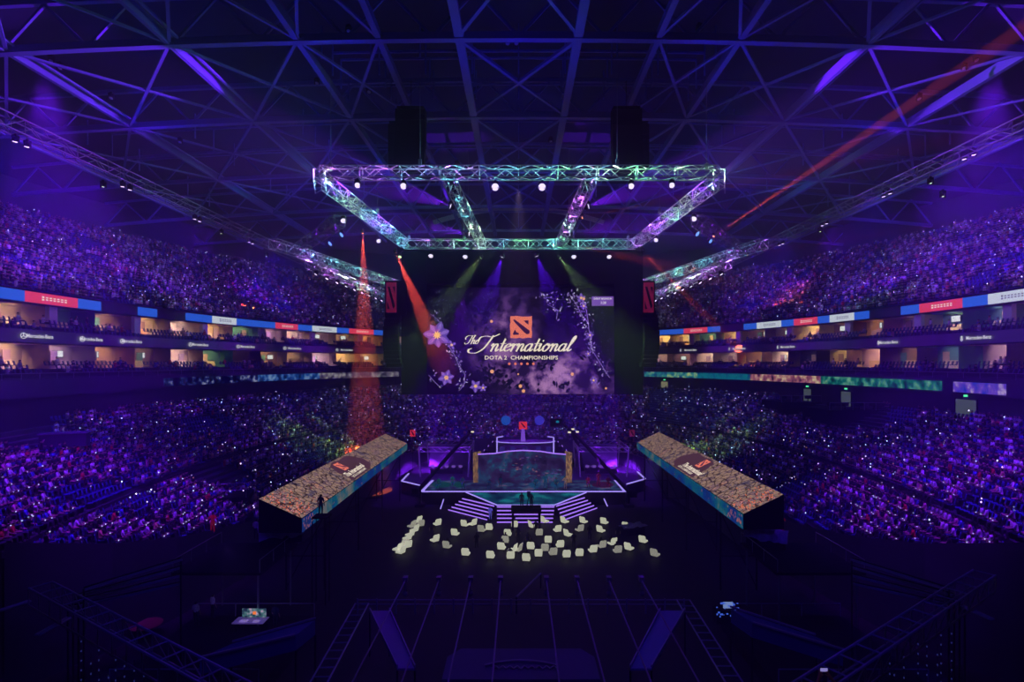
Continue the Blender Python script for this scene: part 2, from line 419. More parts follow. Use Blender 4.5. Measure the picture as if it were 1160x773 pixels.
for i, (xa, xb, st, nm, sd) in enumerate(lf):
    m = led_mat('fascia_video_%d' % i, st, scale=(1, 1, 1), nscale=.9, detail=4, s=.75)
    ta, tb = t_at_px(xa, -1), t_at_px(xb, -1); n = 12; mb = MB()
    for j in range(n):
        a = ta + (tb - ta) * j / n; b = ta + (tb - ta) * (j + 1) / n
        p, q, r, s = ep(a, -1.05), ep(b, -1.05), ep(b, -.92), ep(a, -.92)
        mb.hexa([(v.x, v.y, 16.85) for v in (p, q, r, s)] + [(v.x, v.y, 17.95) for v in (p, q, r, s)])
    tag(mb.build('fascia_screen', m), 'long low fascia screen below the %s suites showing a %s' % (sd, nm), 'fascia screen')

# ------------------------------------------------------------------ people
def make_person(pose):
    """one continuous skinned body plus clothing shells cut from it; faces +Y, feet at z=0 (seated: floor under the seat)"""
    J = {}; 
    if pose.startswith('sit'):
        lean = {'sit': 0, 'sit_fwd': .12, 'sit_up': -.03}[pose if pose in ('sit', 'sit_fwd') else 'sit_up']
        J = dict(pelvis=(0, 0, .52), belly=(0, lean * .3, .7), chest=(0, lean * .7, .9), top=(0, lean, 1.04), neck=(0, lean + .01, 1.15), head=(0, lean + .04, 1.24), crown=(0, lean + .03, 1.34), nose=(0, lean + .15, 1.24))
        for s, n in ((-1, 'L'), (1, 'R')):
            J['sh' + n] = (s * .19, lean - .01, 1.05); J['el' + n] = (s * .25, lean + .1, .8); J['wr' + n] = (s * .13, lean + .33, .74); J['pa' + n] = (s * .10, lean + .40, .74)
            J['hip' + n] = (s * .1, .02, .5); J['kn' + n] = (s * .14, .46, .5); J['an' + n] = (s * .13, .5, .09); J['to' + n] = (s * .15, .66, .04)
            J['ea' + n] = (s * .08, lean + .02, 1.24)
        if pose == 'sit_up':
            for s, n in ((1, 'R'),):
                J['el' + n] = (.3, .12, 1.1); J['wr' + n] = (.24, .2, 1.36); J['pa' + n] = (.23, .21, 1.44)
    else:
        J = dict(pelvis=(0, 0, .95), belly=(0, 0, 1.1), chest=(0, -.01, 1.28), top=(0, 0, 1.43), neck=(0, 0, 1.53), head=(0, .03, 1.63), crown=(0, .02, 1.73), nose=(0, .13, 1.62))
        for s, n in ((-1, 'L'), (1, 'R')):
            J['sh' + n] = (s * .19, 0, 1.44); J['el' + n] = (s * .26, -.02, 1.15); J['wr' + n] = (s * .25, .1, .92); J['pa' + n] = (s * .24, .13, .84)
            J['hip' + n] = (s * .1, 0, .92); J['kn' + n] = (s * .12, .02, .5); J['an' + n] = (s * .12, -.02, .09); J['to' + n] = (s * .15, .16, .04)
            J['ea' + n] = (s * .08, .01, 1.63)
        if pose == 'stand_phone':
            for s, n in ((-1, 'L'), (1, 'R')):
                J['el' + n] = (s * .26, .16, 1.62); J['wr' + n] = (s * .1, .3, 1.84); J['pa' + n] = (s * .06, .33, 1.91)
        if pose == 'stand_arms':
            for s, n in ((-1, 'L'), (1, 'R')):
                J['el' + n] = (s * .34, .05, 1.2); J['wr' + n] = (s * .2, .28, 1.25); J['pa' + n] = (s * .15, .35, 1.27)
    RAD = dict(pelvis=.155, belly=.14, chest=.155, top=.11, neck=.055, head=.098, crown=.07, nose=.022, sh=.07, el=.043, wr=.03, pa=.036, hip=.09, kn=.06, an=.042, to=.034, ea=.02)
    E_ = [('pelvis', 'belly', 't'), ('belly', 'chest', 't'), ('chest', 'top', 't'), ('top', 'neck', 'n'), ('neck', 'head', 'h'), ('head', 'crown', 'h'), ('head', 'nose', 'h')]
    for n in 'LR':
        E_ += [('top', 'sh' + n, 't'), ('sh' + n, 'el' + n, 'a'), ('el' + n, 'wr' + n, 'f'), ('wr' + n, 'pa' + n, 'g'), ('pelvis', 'hip' + n, 'p'),
               ('hip' + n, 'kn' + n, 'l'), ('kn' + n, 'an' + n, 'l'), ('an' + n, 'to' + n, 's'), ('head', 'ea' + n, 'h')]
        wr, pa = Vector(J['wr' + n]), Vector(J['pa' + n]); d = (pa - wr).normalized(); sx = -1 if n == 'L' else 1
        side = Vector((1, 0, 0)); side = (side - d * side.dot(d)).normalized()
        for k, (o, l) in enumerate(((-.03, .065), (-.01, .08), (.01, .085), (.03, .07))):
            a = pa + side * o + d * .03; b = a + d * l * .55 + Vector((0, 0, -.008)); c = b + d * l * .4 + Vector((0, 0, -.015))
            for i, v in enumerate((a, b, c)): J['f%d%d%s' % (k, i, n)] = tuple(v)
            E_ += [('pa' + n, 'f%d0%s' % (k, n), 'g'), ('f%d0%s' % (k, n), 'f%d1%s' % (k, n), 'g'), ('f%d1%s' % (k, n), 'f%d2%s' % (k, n), 'g')]
        a = wr + d * .03 - side * sx * .04; b = a + d * .04 - side * sx * .02
        J['th0' + n] = tuple(a); J['th1' + n] = tuple(b); E_ += [('wr' + n, 'th0' + n, 'g'), ('th0' + n, 'th1' + n, 'g')]
    names = list(J); idx = {n: i for i, n in enumerate(names)}
    bm = bmesh.new(); sk = bm.verts.layers.skin.verify(); vs = [bm.verts.new(J[n]) for n in names]
    for n, v in zip(names, vs):
        r = RAD.get(n) or RAD.get(n[:-1]) or (.011 if n[0] == 't' else .0095)
        v[sk].radius = (r, r * (.78 if n in ('pelvis', 'belly', 'chest', 'top') else 1)); v[sk].use_root = (n == 'pelvis')
    for a, b, _ in E_: bm.edges.new((vs[idx[a]], vs[idx[b]]))
    me = bpy.data.meshes.new('person'); bm.to_mesh(me); bm.free()
    o = bpy.data.objects.new('p', me); C.objects.link(o)
    md = o.modifiers.new('s', 'SKIN'); md.use_smooth_shade = True
    ss = o.modifiers.new('u', 'SUBSURF'); ss.levels = 1
    bpy.context.view_layer.update()
    body = bpy.data.meshes.new_from_object(o.evaluated_get(bpy.context.evaluated_depsgraph_get()))
    bpy.data.objects.remove(o)
    segs = [(Vector(J[a]), Vector(J[b]), t) for a, b, t in E_]
    def region(c):
        best = (9, 't')
        for a, b, t in segs:
            ab = b - a; u = max(0, min(1, (c - a).dot(ab) / ab.length_squared)); d = (a + ab * u - c).length
            if t == 't': d -= .07
            if t == 't' and c.z < J['pelvis'][2] + .07: t = 'p'
            if d < best[0]: best = (d, t, u)
        return best
    head = Vector(J['head'])
    reg = []
    for p in body.polygons:
        r_ = region(p.center)
        k = r_[1]
        if k in 'h' and (p.center.z > head.z + .035 or p.center.y < head.y - .03) and p.center.y < head.y + .085: k = 'H'
        reg.append(k)
    def shell(keys, off, name):
        bm = bmesh.new(); bm.from_mesh(body); bm.faces.ensure_lookup_table()
        nr = {v.index: v.normal.copy() for v in bm.verts}
        dele = [f for i, f in enumerate(bm.faces) if reg[i] not in keys]
        for v in bm.verts: v.co += nr[v.index] * off
        bmesh.ops.delete(bm, geom=dele, context='FACES')
        m = bpy.data.meshes.new(name); bm.to_mesh(m); bm.free(); m.materials.clear(); return m
    parts = {'shirt': shell('taf' if pose == 'long' else 'ta', .012, 'shirt'), 'trousers': shell('pl', .012, 'trousers'), 'shoes': shell('s', .01, 'shoes'), 'hair': shell('H', .018, 'hair')}
    body.materials.clear(); body.materials.append(M['skin'])
    for k, m in (('shirt', M['shirt_white']), ('trousers', M['trousers']), ('shoes', M['shoe']), ('hair', M['hair'])): parts[k].materials.append(m)
    b = MB(); wv = Vector(J['wrR']); pv = Vector(J['paR']); b.tube(wv - (pv - wv).normalized() * .03, wv + (pv - wv).normalized() * .02, .042, 8)
    parts['wristband'] = b.mesh('wristband', M['glow'])
    for m in (body, *parts.values()): m.name = 'person_' + m.name
    return body, parts
PM = {k: make_person(k) for k in ('sit', 'sit_fwd', 'sit_up', 'stand', 'stand_phone', 'stand_arms')}
def person(loc, ang, pose, label, group=None, shirt='white', band=False, cols=None, scale=1, hair=True):
    """ang = direction faced, radians from +Y"""
    t = thing('person', label, 'person', loc, ang, group); t.scale = (scale,) * 3
    body, parts = PM[pose]
    link('body', body, t)
    for k in ('shirt', 'trousers', 'shoes', 'hair', 'wristband'):
        if k == 'wristband' and not band: continue
        o = link(k, parts[k], t)
        m = (cols or {}).get(k) or (M['shirt_' + shirt] if k == 'shirt' else None)
        if m: o.material_slots[0].link = 'OBJECT'; o.material_slots[0].material = m
    return t

# low-poly sitter used only for the uncountable mass of the crowd
def template_sitter(arm_up=False):
    mb = MB(); c = []
    def add(k, fn): n = len(mb.f); fn(); c.extend([k] * (len(mb.f) - n))
    add(0, lambda: mb.box((0, 0, .78), (.42, .24, .62), taper=.85))
    add(1, lambda: mb.lathe([(.04, 1.08), (.1, 1.16), (.11, 1.25), (.07, 1.34), (0, 1.36)], 6))
    add(2, lambda: mb.lathe([(.12, 1.25), (.1, 1.33), (0, 1.38)], 6, Matrix.Translation((0, -.015, 0))))
    add(3, lambda: mb.box((0, .25, .5), (.36, .46, .15)))
    for s in (-1, 1):
        if arm_up and s == 1:
            add(0, lambda: mb.bar((.22, 0, 1.02), (.3, .1, 1.1), .09)); add(1, lambda: mb.bar((.3, .1, 1.1), (.24, .2, 1.4), .07))
        else:
            add(0, lambda: mb.bar((s * .22, 0, 1.02), (s * .25, .08, .8), .09)); add(1, lambda: mb.bar((s * .25, .08, .8), (s * .13, .32, .76), .07))
    return mb, c
def template_seat():
    mb = MB(); mb.box((0, .02, .43), (.46, .42, .07)); n = len(mb.v)
    mb.hexa([(-.23, -.24, .42), (.23, -.24, .42), (.23, -.17, .42), (-.23, -.17, .42), (-.23, -.34, .88), (.23, -.34, .88), (.23, -.28, .88), (-.23, -.28, .88)])
    return mb, [0] * len(mb.f)
def template_glow():
    mb = MB(); r = .075
    p = [(r, 0, 0), (-r, 0, 0), (0, r, 0), (0, -r, 0), (0, 0, r), (0, 0, -r)]
    for a, b, c in ((0, 2, 4), (2, 1, 4), (1, 3, 4), (3, 0, 4), (2, 0, 5), (1, 2, 5), (3, 1, 5), (0, 3, 5)): mb.poly([p[a], p[b], p[c]])
    return mb, [0] * len(mb.f)
def scatter_mesh(name, items, templates, palette_fn, material):
    """items: list of (x,y,z,angle,template index, colour key) -> one mesh with a per-face colour"""
    VS, LV, LT, COL = [], [], [], []; base = 0
    for ti, (mb, cl) in enumerate(templates):
        its = [it for it in items if it[4] == ti]
        if not its: continue
        V = np.array(mb.v); A = np.array([(it[0], it[1], it[2], it[3]) for it in its])
        cs, sn = np.cos(A[:, 3])[:, None], np.sin(A[:, 3])[:, None]; n = len(its); nv = len(V)
        X = V[None, :, 0] * cs - V[None, :, 1] * sn + A[:, 0:1]; Y = V[None, :, 0] * sn + V[None, :, 1] * cs + A[:, 1:2]; Z = V[None, :, 2] + A[:, 2:3]
        VS.append(np.stack([X, Y, Z], -1).reshape(-1, 3))
        loops = np.concatenate([np.array(f) for f in mb.f]); tot = np.array([len(f) for f in mb.f])
        LV.append((loops[None, :] + (base + np.arange(n) * nv)[:, None]).reshape(-1)); LT.append(np.tile(tot, n))
        COL.append(np.array([palette_fn(it[5], k) for it in its for k in cl], dtype=np.float32).reshape(-1, 3)); base += n * nv
    V = np.concatenate(VS).astype(np.float32); LV = np.concatenate(LV).astype(np.int32); LT = np.concatenate(LT).astype(np.int32); COL = np.concatenate(COL)
    me = bpy.data.meshes.new(name); me.vertices.add(len(V)); me.vertices.foreach_set('co', V.ravel())
    me.loops.add(len(LV)); me.loops.foreach_set('vertex_index', LV)
    me.polygons.add(len(LT)); ls = np.concatenate([[0], np.cumsum(LT)[:-1]]).astype(np.int32); me.polygons.foreach_set('loop_start', ls)
    try: me.polygons.foreach_set('loop_total', LT)
    except Exception: pass
    me.update(calc_edges=True)
    at = me.attributes.new('cloth_colour', 'FLOAT_COLOR', 'FACE'); at.data.foreach_set('color', np.concatenate([COL, np.ones((len(COL), 1), np.float32)], 1).ravel())
    me.materials.append(material)
    return link(name, me)
def attr_mat(name, rough=.8):
    m = mat(name, (1, 1, 1), rough); nt = m.node_tree; a = nt.nodes.new('ShaderNodeAttribute'); a.attribute_name = 'cloth_colour'
    nt.links.new(a.outputs['Color'], nt.nodes['Principled BSDF'].inputs['Base Color']); return m
CROWD = attr_mat('crowd_cloth'); SEATM = attr_mat('seat_plastic', .45)
shirts = ['white'] * 24 + ['black'] * 36 + ['grey'] * 14 + ['blue'] * 9 + ['dark blue'] * 10 + ['red'] * 4 + ['pink'] * 5 + ['yellow'] * 3
def pal(key, k):
    if k == 0: return SH[key]
    return {1: (.5, .32, .24), 2: (.012, .01, .012), 3: (.03, .03, .06)}[k]

from mathutils import noise as mnoise
seats = []           # (x, y, z, ang, stand, row)
AISLE = 2 * PI / 64
def facing(x, y): return math.atan2(-(0 - x) * -1 if False else (x - 0) * 1, (84 - y)) if False else math.atan2(x * 1.0, (84 - y) if y < 70 else (84 - y) * .6 - 14)
for stand, rows, d0, dd, z0, dz, tread in ((0, LROWS, -24 + .43, .857, 3.5, .375, 0), (1, UROWS, 3.6 + .45, .9, 27.4, .555, 0)):
    for r in range(rows):
        d = d0 + r * dd; zz = z0 + r * dz; t = T0
        while t < T1:
            p = ep(t, d); e = 1e-3; step = .54 if stand == 0 else .56
            t += step / ((ep(t + e, d) - p).length / e)
            if p.y < 32.9: continue
            ph = (t / AISLE) % 1
            if ph < (.09 if stand == 0 else .08): continue
            if stand == 0 and not (p.y > 70 or abs(p.x) > xin(p.y) + .9): continue
            if stand == 0 and r in (12,): continue                       # cross aisle
            px, py = proj(p.x, p.y, zz + 1)
            if px < -12 or px > 1172 or py > 790: continue
            # hidden behind the hanging screen
            if 462 < px < 722 and (py < 443 and py > 290): continue
            if stand == 0:                                               # black technical platforms and vomitories
                q = (px, py)
                if 938 < px < 1003 and 452 < py < 484: continue
                if 884 < px < 940 and 446 < py < 470: continue
                if (px - 250) ** 2 / 33 ** 2 + (py - 535) ** 2 / 12 ** 2 < 1 : continue
                if px < 62 and py < 502 and py > 470: continue
            ang = math.atan2(p.x, 84 - p.y) if p.y < 60 else math.atan2(p.x, (84 - p.y) * .5 - 14 + (0))
            # face the middle of the stage
            dx, dy = 0 - p.x, 86 - p.y
            if p.y > 100: dy = 80 - p.y
            ang = math.atan2(-dx, dy) * .65 + (PI / 2 if p.x > 0 else -PI / 2) * .35 if p.y < 95 else math.atan2(-dx, dy)
            seats.append((p.x, p.y, zz, ang, stand, r, px, py))
seats.sort(key=lambda s: s[1] * s[1] + s[0] * s[0])
def occupied(s):
    x, y, z, a, st, r, px, py = s
    n = mnoise.noise(Vector((x * .16, y * .16, z * .3)))
    base = .80 if st == 0 else .72
    if st == 0 and 735 < px < 860 and py < 480 and px + (py - 440) * 2.2 < 850: base = .12     # the empty blocks at the far right
    if st == 0 and px < 70 and py < 510: base = .35
    if st == 1 and 770 < px < 900 and py < 315 - (px - 770) * .05 and n < .1: base = .3
    return R.random() < base + n * .6 and n > -.45
people, empties = [], []
for s in seats: (people if occupied(s) else empties).append(s)
near_p = [s for s in people if s[4] == 0 and 0 < s[6] < 1160 and s[7] < 765][:300]; npset = set(id(s) for s in near_p)
near_s = [s for s in seats if s[4] == 0 and 0 < s[6] < 1160 and s[7] < 765][:300]; nsset = set(id(s) for s in near_s)
# individual seats
def make_seat():
    t = thing('stadium_seat', 'dark blue plastic stadium seat at the near left end of the lower stand', 'seat')
    b = MB(); b.box((0, .02, .44), (.46, .42, .05)); b.box((0, .21, .46), (.44, .05, .05)); b.build('seat_pan', M['seat'], t)
    b = MB(); b.hexa([(-.23, -.24, .42), (.23, -.24, .42), (.23, -.2, .42), (-.23, -.2, .42), (-.21, -.34, .88), (.21, -.34, .88), (.21, -.3, .88), (-.21, -.3, .88)])
    b.box((0, -.33, .89), (.36, .05, .04)); b.build('backrest', M['seat'], t)
    for s in (-1, 1):
        b = MB(); b.box((s * .25, -.02, .2), (.04, .3, .4)); b.box((s * .25, 0, .62), (.045, .34, .04)); b.box((s * .25, -.15, .5), (.04, .05, .25)); b.build('arm_frame', M['black'], t)
    return t
seat0 = make_seat(); first = True
for s in near_s:
    sd = 'left' if s[0] < 0 else 'right'
    rw = 'front' if s[5] < 9 else ('middle' if s[5] < 18 else 'back')
    lb = 'dark blue plastic stadium seat in the %s rows of the near %s lower stand' % (rw, sd)
    if first: o = seat0; first = False
    else: o = dup(seat0)
    o.location = s[:3]; o.rotation_euler = (0, 0, s[3]); o['label'] = lb; o['group'] = 'seats in the %s rows of the near %s lower stand' % (rw, sd)
for i, s in enumerate(near_p):
    sh = R.choice(shirts); pose = R.choice(['sit', 'sit', 'sit', 'sit_fwd', 'sit_fwd', 'sit_up'])
    sd = 'left' if s[0] < 0 else 'right'; rw = 'front' if s[5] < 9 else ('middle' if s[5] < 18 else 'back')
    ps = {'sit': 'sitting upright', 'sit_fwd': 'leaning forward', 'sit_up': 'raising a hand'}[pose]; bd = R.random() < .45
    person((s[0], s[1], s[2]), s[3] + R.uniform(-.15, .15), pose, '%s-shirted person %s%s, %s rows of near %s lower stand' % (sh, ps, ', glowing wristband' if bd else '', rw, sd),
           '%s shirts %s%s, %s rows, near %s lower stand' % (sh, ps, ' with wristband' if bd else '', rw, sd), sh, bd)
items, glows, sts = [], [], []
tm = [template_sitter(), template_sitter(True)]
for s in people:
    if id(s) in npset: continue
    items.append((s[0] + R.uniform(-.05, .05), s[1] + R.uniform(-.05, .05), s[2], s[3] + R.uniform(-.3, .3), 1 if R.random() < .12 else 0, R.choice(shirts)))
for s in seats:
    if id(s) not in nsset: sts.append((s[0], s[1], s[2], s[3], 0, 'x'))
    occ = .24 if s[4] == 0 else .26
    if R.random() < occ * (.3 + 1.1 * abs(mnoise.noise(Vector((s[0] * .09 + 7, s[1] * .09, s[2] * .2))) + .35)) and id(s) not in npset:
        a = s[3]; glows.append((s[0] - math.sin(a) * .3 + R.uniform(-.2, .2), s[1] + math.cos(a) * .3, s[2] + R.uniform(.75, 1.5), 0, 0, R.random()))
print('seats', len(seats), 'people', len(people), 'glow', len(glows))
lo = [i for i in items if i[2] < 20]; hi = [i for i in items if i[2] >= 20]
tag(scatter_mesh('crowd', lo, tm, pal, CROWD), 'seated crowd filling the lower stand beyond the nearest spectators', 'crowd', kind='stuff')
tag(scatter_mesh('crowd', hi, tm, pal, CROWD), 'seated crowd filling the steep upper stand above the suites', 'crowd', kind='stuff')
tag(scatter_mesh('stadium_seats', [i for i in sts if i[2] < 20], [template_seat()], lambda k, c: (.035, .06, .32), SEATM), 'blue seat rows of the lower stand beyond the nearest seats', 'seats', kind='stuff')
tag(scatter_mesh('stadium_seats', [i for i in sts if i[2] >= 20], [template_seat()], lambda k, c: (.035, .06, .32), SEATM), 'blue seat rows of the upper stand', 'seats', kind='stuff')
GM = emat('crowd_light_dots', (1, 1, 1), 1); nt = GM.node_tree
a_ = nt.nodes.new('ShaderNodeAttribute'); a_.attribute_name = 'cloth_colour'; nt.links.new(a_.outputs['Color'], nt.nodes['Emission'].inputs[0])
def gpal(k, c):
    b = (k * 7.3) % 1 ; b = .4 + 5.5 * b * b * b * b
    if k < .5: return (.36 * b, .42 * b, 1 * b)
    if k < .8: return (.6 * b, .45 * b, 1 * b)
    if k < .96: return (.5 * b, .25 * b, 1 * b)
    return (.9 * b, .3 * b, .15 * b)
tag(scatter_mesh('crowd_lights', glows, [template_glow()], gpal, GM), 'small white and blue phone and wristband lights scattered over the crowd', 'lights', kind='stuff')
# suite seats: two short rows in front of every suite, one mesh
ss = []; sp = []
for (d, z_) in ((.75, 18.5), (1.9, 18.9), (3.1, 19.3), (1.0, 22.9), (2.1, 23.35), (3.4, 23.8)):
    t = -.4
    while t < PI + .4:
        p = ep(t, d); e = 1e-3; t += .62 / ((ep(t + e, d) - p).length / e)
        if p.y < 36: continue
        px, _ = proj(p.x, p.y, z_)
        if px < -10 or px > 1170 or 455 < px < 725: continue
        if (t * 48) % 9 < 1.6: continue
        ang = math.atan2(p.x, YC + 10 - p.y); dx, dy = -p.x, 84 - p.y; ang = math.atan2(-dx, dy)
        ss.append((p.x, p.y, z_, ang, 0, 'x'))
        if R.random() < .13: sp.append((p.x, p.y, z_, ang, 0, R.choice(shirts)))
tag(scatter_mesh('suite_seats', ss, [template_seat()], lambda k, c: (.03, .045, .2), SEATM), 'dark blue seat rows on the balconies in front of the suites', 'seats', kind='stuff')
tag(scatter_mesh('suite_guests', sp, tm, pal, CROWD), 'seated guests scattered over the balcony rows of the suites', 'crowd', kind='stuff')
# standing suite guests
for i, (px, z_, d) in enumerate([(87, 23.8, 4.3), (98, 23.8, 4.4), (1054, 23.8, 4.2), (289, 18.9, 2.4), (1075, 23.35, 2.6), (300, 24.0, 4.3), (505, 19.3, 4)]):
    if px == 505: continue
    t = t_at_px(px, d); p = ep(t, d)
    sd = 'left' if px < 580 else 'right'
    person((p.x, p.y, z_), math.atan2(p.x, 84 - p.y), 'stand', 'person on the %s balcony of the %s suites %s' % ('lower' if z_ < 20 else 'upper', sd, {87: 'left of a dark doorway', 98: 'beside another standing figure', 1054: 'in a light shirt', 289: 'in violet light near a stair', 1075: 'among the seats bending over', 300: 'far along the row'}[px]), shirt='white' if px in (1054, 1075) else 'black')
# handrail line on top of the balconies
for s, (ta, tb) in (('right', (-.5, 1.2)), ('left', (PI - 1.2, PI + .5))):
    b = MB(); n = 60
    for i in range(n):
        a = ta + (tb - ta) * i / n; c = ta + (tb - ta) * (i + 1) / n
        p, q = ep(a, -.5), ep(c, -.5); p.z = q.z = 18.95; b.tube(p, q, .035, 5, caps=False)
        p2 = ep(a, -.5); b.tube((p2.x, p2.y, 18.3), (p2.x, p2.y, 18.95), .03, 4, caps=False)
    tag(b.build('balcony_rail', M['alu_d']), 'thin steel rail along the lower suite balcony on the %s' % s, 'railing')
# green exit lamps and lit doorways in the concourse wall
for i, (px, w_) in enumerate([(753, 8), (915, 9), (959, 12), (1095, 25)]):
    a, b_ = t_at_px(px + w_ / 2, 0), t_at_px(px - w_ / 2, 0); p, q = ep(a, -.05), ep(b_, -.05); b = MB()
    zb, zt = 13.6, (15.9 if px != 1095 else 16.1)
    p2, q2 = ep(a, 1.4), ep(b_, 1.4)
    pts = [(p.x, p.y), (q.x, q.y)]
    b.quad((p.x, p.y, zb), (q.x, q.y, zb), (q.x, q.y, zt), (p.x, p.y, zt), 0)
    for (u, v) in ((p, q),):
        b.bar((u.x, u.y, zb), (u.x, u.y, zt), .12, mi=1); b.bar((v.x, v.y, zb), (v.x, v.y, zt), .12, mi=1); b.bar((u.x, u.y, zt), (v.x, v.y, zt), .12, mi=1)
    o = b.build('door_%d' % (i + 1), [emat('doorway_glow_%d' % i, sl(78, 84, 96) if px != 753 else sl(140, 130, 115), .7), M['black']]); tag(o, kind='structure')
    e = MB(); m_ = (p + q) / 2; e.box((m_.x, m_.y, zt + .35), (.45, .1, .22)); tag(e.build('exit_lamp', emat('exit_green', (.1, .8, .4), 1.2)), 'small green exit lamp above the %s lit doorway in the right concourse wall' % ['farthest', 'second farthest', 'third farthest', 'nearest'][i], 'exit lamp')

# ------------------------------------------------------------------ roof steel
def RZ(x): return 48 - 2.2 * (x / 59) ** 2
def arched(name, x0, x1, y, wd, ht, label, z_off=0, n=20, m='steel'):
    t = thing(name, label, 'roof beam', (0, y, 0)); b = MB(); c = MB()
    for i in range(n):
        a = x0 + (x1 - x0) * i / n; e = x0 + (x1 - x0) * (i + 1) / n
        b.bar((a, 0, RZ(a) + z_off), (e, 0, RZ(e) + z_off), wd, ht); c.bar((a, 0, RZ(a) + z_off + 4), (e, 0, RZ(e) + z_off + 4), wd * .7, ht * .7)
    b.build('bottom_chord', M[m], t); c.build('top_chord', M[m], t); g = MB()
    for i in range(n):
        a = x0 + (x1 - x0) * i / n; e = x0 + (x1 - x0) * (i + 1) / n
        g.bar((a, 0, RZ(a) + z_off), ((a + e) / 2, 0, RZ(a) + z_off + 4), .22); g.bar((e, 0, RZ(e) + z_off), ((a + e) / 2, 0, RZ(a) + z_off + 4), .22)
    g.build('web_bracing', M[m], t); return t
ords = ['nearest', 'second nearest', 'third nearest', 'fourth nearest', 'fifth nearest', 'farthest']
YB = [29, 47, 62, 80, 98, 116]
for i, y in enumerate(YB):
    arched('roof_cross_beam', -74, 74, y, .62 if i < 3 else .5, .62 if i < 3 else .5, 'arched steel roof beam spanning the hall left to right, %s of the six' % ords[i])
XB = [-58, -44, -30, -19, -12, -5.1, 5.1, 12, 19, 30, 44, 58]
for i, x in enumerate(XB):
    ax = abs(x); wd = .75 if ax < 6 else (.5 if ax < 20 else .38)
    t = thing('roof_long_beam', 'steel roof beam running away from the camera, %s from the centre on the %s' % (['first', 'second', 'third', 'fourth', 'fifth', 'sixth'][[5.1, 12, 19, 30, 44, 58].index(ax)], 'left' if x < 0 else 'right'), 'roof beam', (x, 24, RZ(x)))
    b = MB(); b.bar((0, 0, 0), (0, 100 if ax > 6 else 96, 0), wd, .45); b.build('flange', M['steel'], t)
    b = MB(); b.bar((0, 0, .5), (0, 96, .5), wd * .4, .6)
    if ax >= 30: b.bar((.9, 0, .3), (.9, 90, .3), .2)
    b.build('web', M['steel'], t)
def brace(p, q, wd, label):
    t = MB(); t.bar(p, q, wd, wd * .8); m_ = (Vector(p) + Vector(q)) / 2
    o = thing('roof_brace', label, 'roof brace', m_); t.v = [tuple(Vector(v) - m_) for v in t.v]; t.build('bar', M['steel'], o)
    g = MB()
    for e in (p, q): e = Vector(e) - m_; g.box(e, (.9, .9, .12))
    g.build('gusset_plate', M['steel'], o)
bays = list(zip(YB[:-1], YB[1:])); xp = [(-58, -44), (-44, -30), (-30, -19), (-19, -12), (-5.1, 5.1), (12, 19), (19, 30), (30, 44), (44, 58)]
bn = ['nearest bay', 'second bay', 'third bay', 'fourth bay', 'far bay']
for bi, (ya, yb) in enumerate(bays):
    for (xa, xb) in xp:
        if bi > 3: continue
        sd = 'left' if xa + xb < -1 else ('right' if xa + xb > 1 else 'middle'); k = min(abs(xa), abs(xb))
        lab = 'slanting roof brace in the %s, %s panel %s' % (bn[bi], sd, {44: 'beside the side wall', 30: 'over the upper stand', 19: 'over the lower stand', 12: 'beside the centre beams', 5.1: 'between the centre beams'}[k])
        xm = (xa + xb) / 2
        if k in (5.1,):
            brace((xa, ya + .3, RZ(xa)), (xm, yb - (yb - ya) / 2, RZ(xm) - .1), .34, lab + ', near left'); brace((xb, ya + .3, RZ(xb)), (xm, (ya + yb) / 2, RZ(xm) - .1), .34, lab + ', near right')
            brace((xm, (ya + yb) / 2, RZ(xm) - .1), (xa, yb - .3, RZ(xa)), .3, lab + ', far left'); brace((xm, (ya + yb) / 2, RZ(xm) - .1), (xb, yb - .3, RZ(xb)), .3, lab + ', far right')
        else:
            brace((xa, ya, RZ(xa)), (xb, yb, RZ(xb)), .26, lab + ', rising away'); brace((xb, ya, RZ(xb)), (xa, yb, RZ(xa)), .26, lab + ', falling away')
for i, y in enumerate([50, 53, 55.5, 58, 66, 70, 75, 86, 92]):
    t = thing('roof_purlin', 'thin cross rail high between the roof beams, number %s counted away from the camera' % ['one', 'two', 'three', 'four', 'five', 'six', 'seven', 'eight', 'nine'][i], 'purlin', (0, y, 0))
    b = MB(); hw = 18 if i < 4 else 52
    for k in range(12):
        a = -hw + 2 * hw * k / 12; e = a + 2 * hw / 12; b.bar((a, 0, RZ(a) + 1.5 + (i % 3) * .7), (e, 0, RZ(e) + 1.5 + (i % 3) * .7), .2)
    b.build('rail', M['steel'], t); b = MB()
    for k in range(9): a = -hw + 2 * hw * k / 8; b = MB(); b.bar((a, 0, RZ(a)), (a, 0, RZ(a) + 3), .14); b.build('hanger', M['steel'], t)
t = thing('roof_arch', 'violet-lit curved arch across the far end of the roof behind the lamp ring', 'roof arch', (0, 122, 0))
b = MB()
for k in range(24):
    a = -19 + 38 * k / 24; e = a + 38 / 24; b.bar((a, 0, 54.4 - 3.2 * (a / 19) ** 2), (e, 0, 54.4 - 3.2 * (e / 19) ** 2), .5, 1.0)
b.build('arch_tube', M['pillar'], t); b = MB()
for k in range(7): a = -16 + 32 * k / 6; b = MB(); b.bar((a, 0, 50), (a, 0, 54.2 - 3.2 * (a / 19) ** 2), .15); b.build('hanger', M['steel'], t)

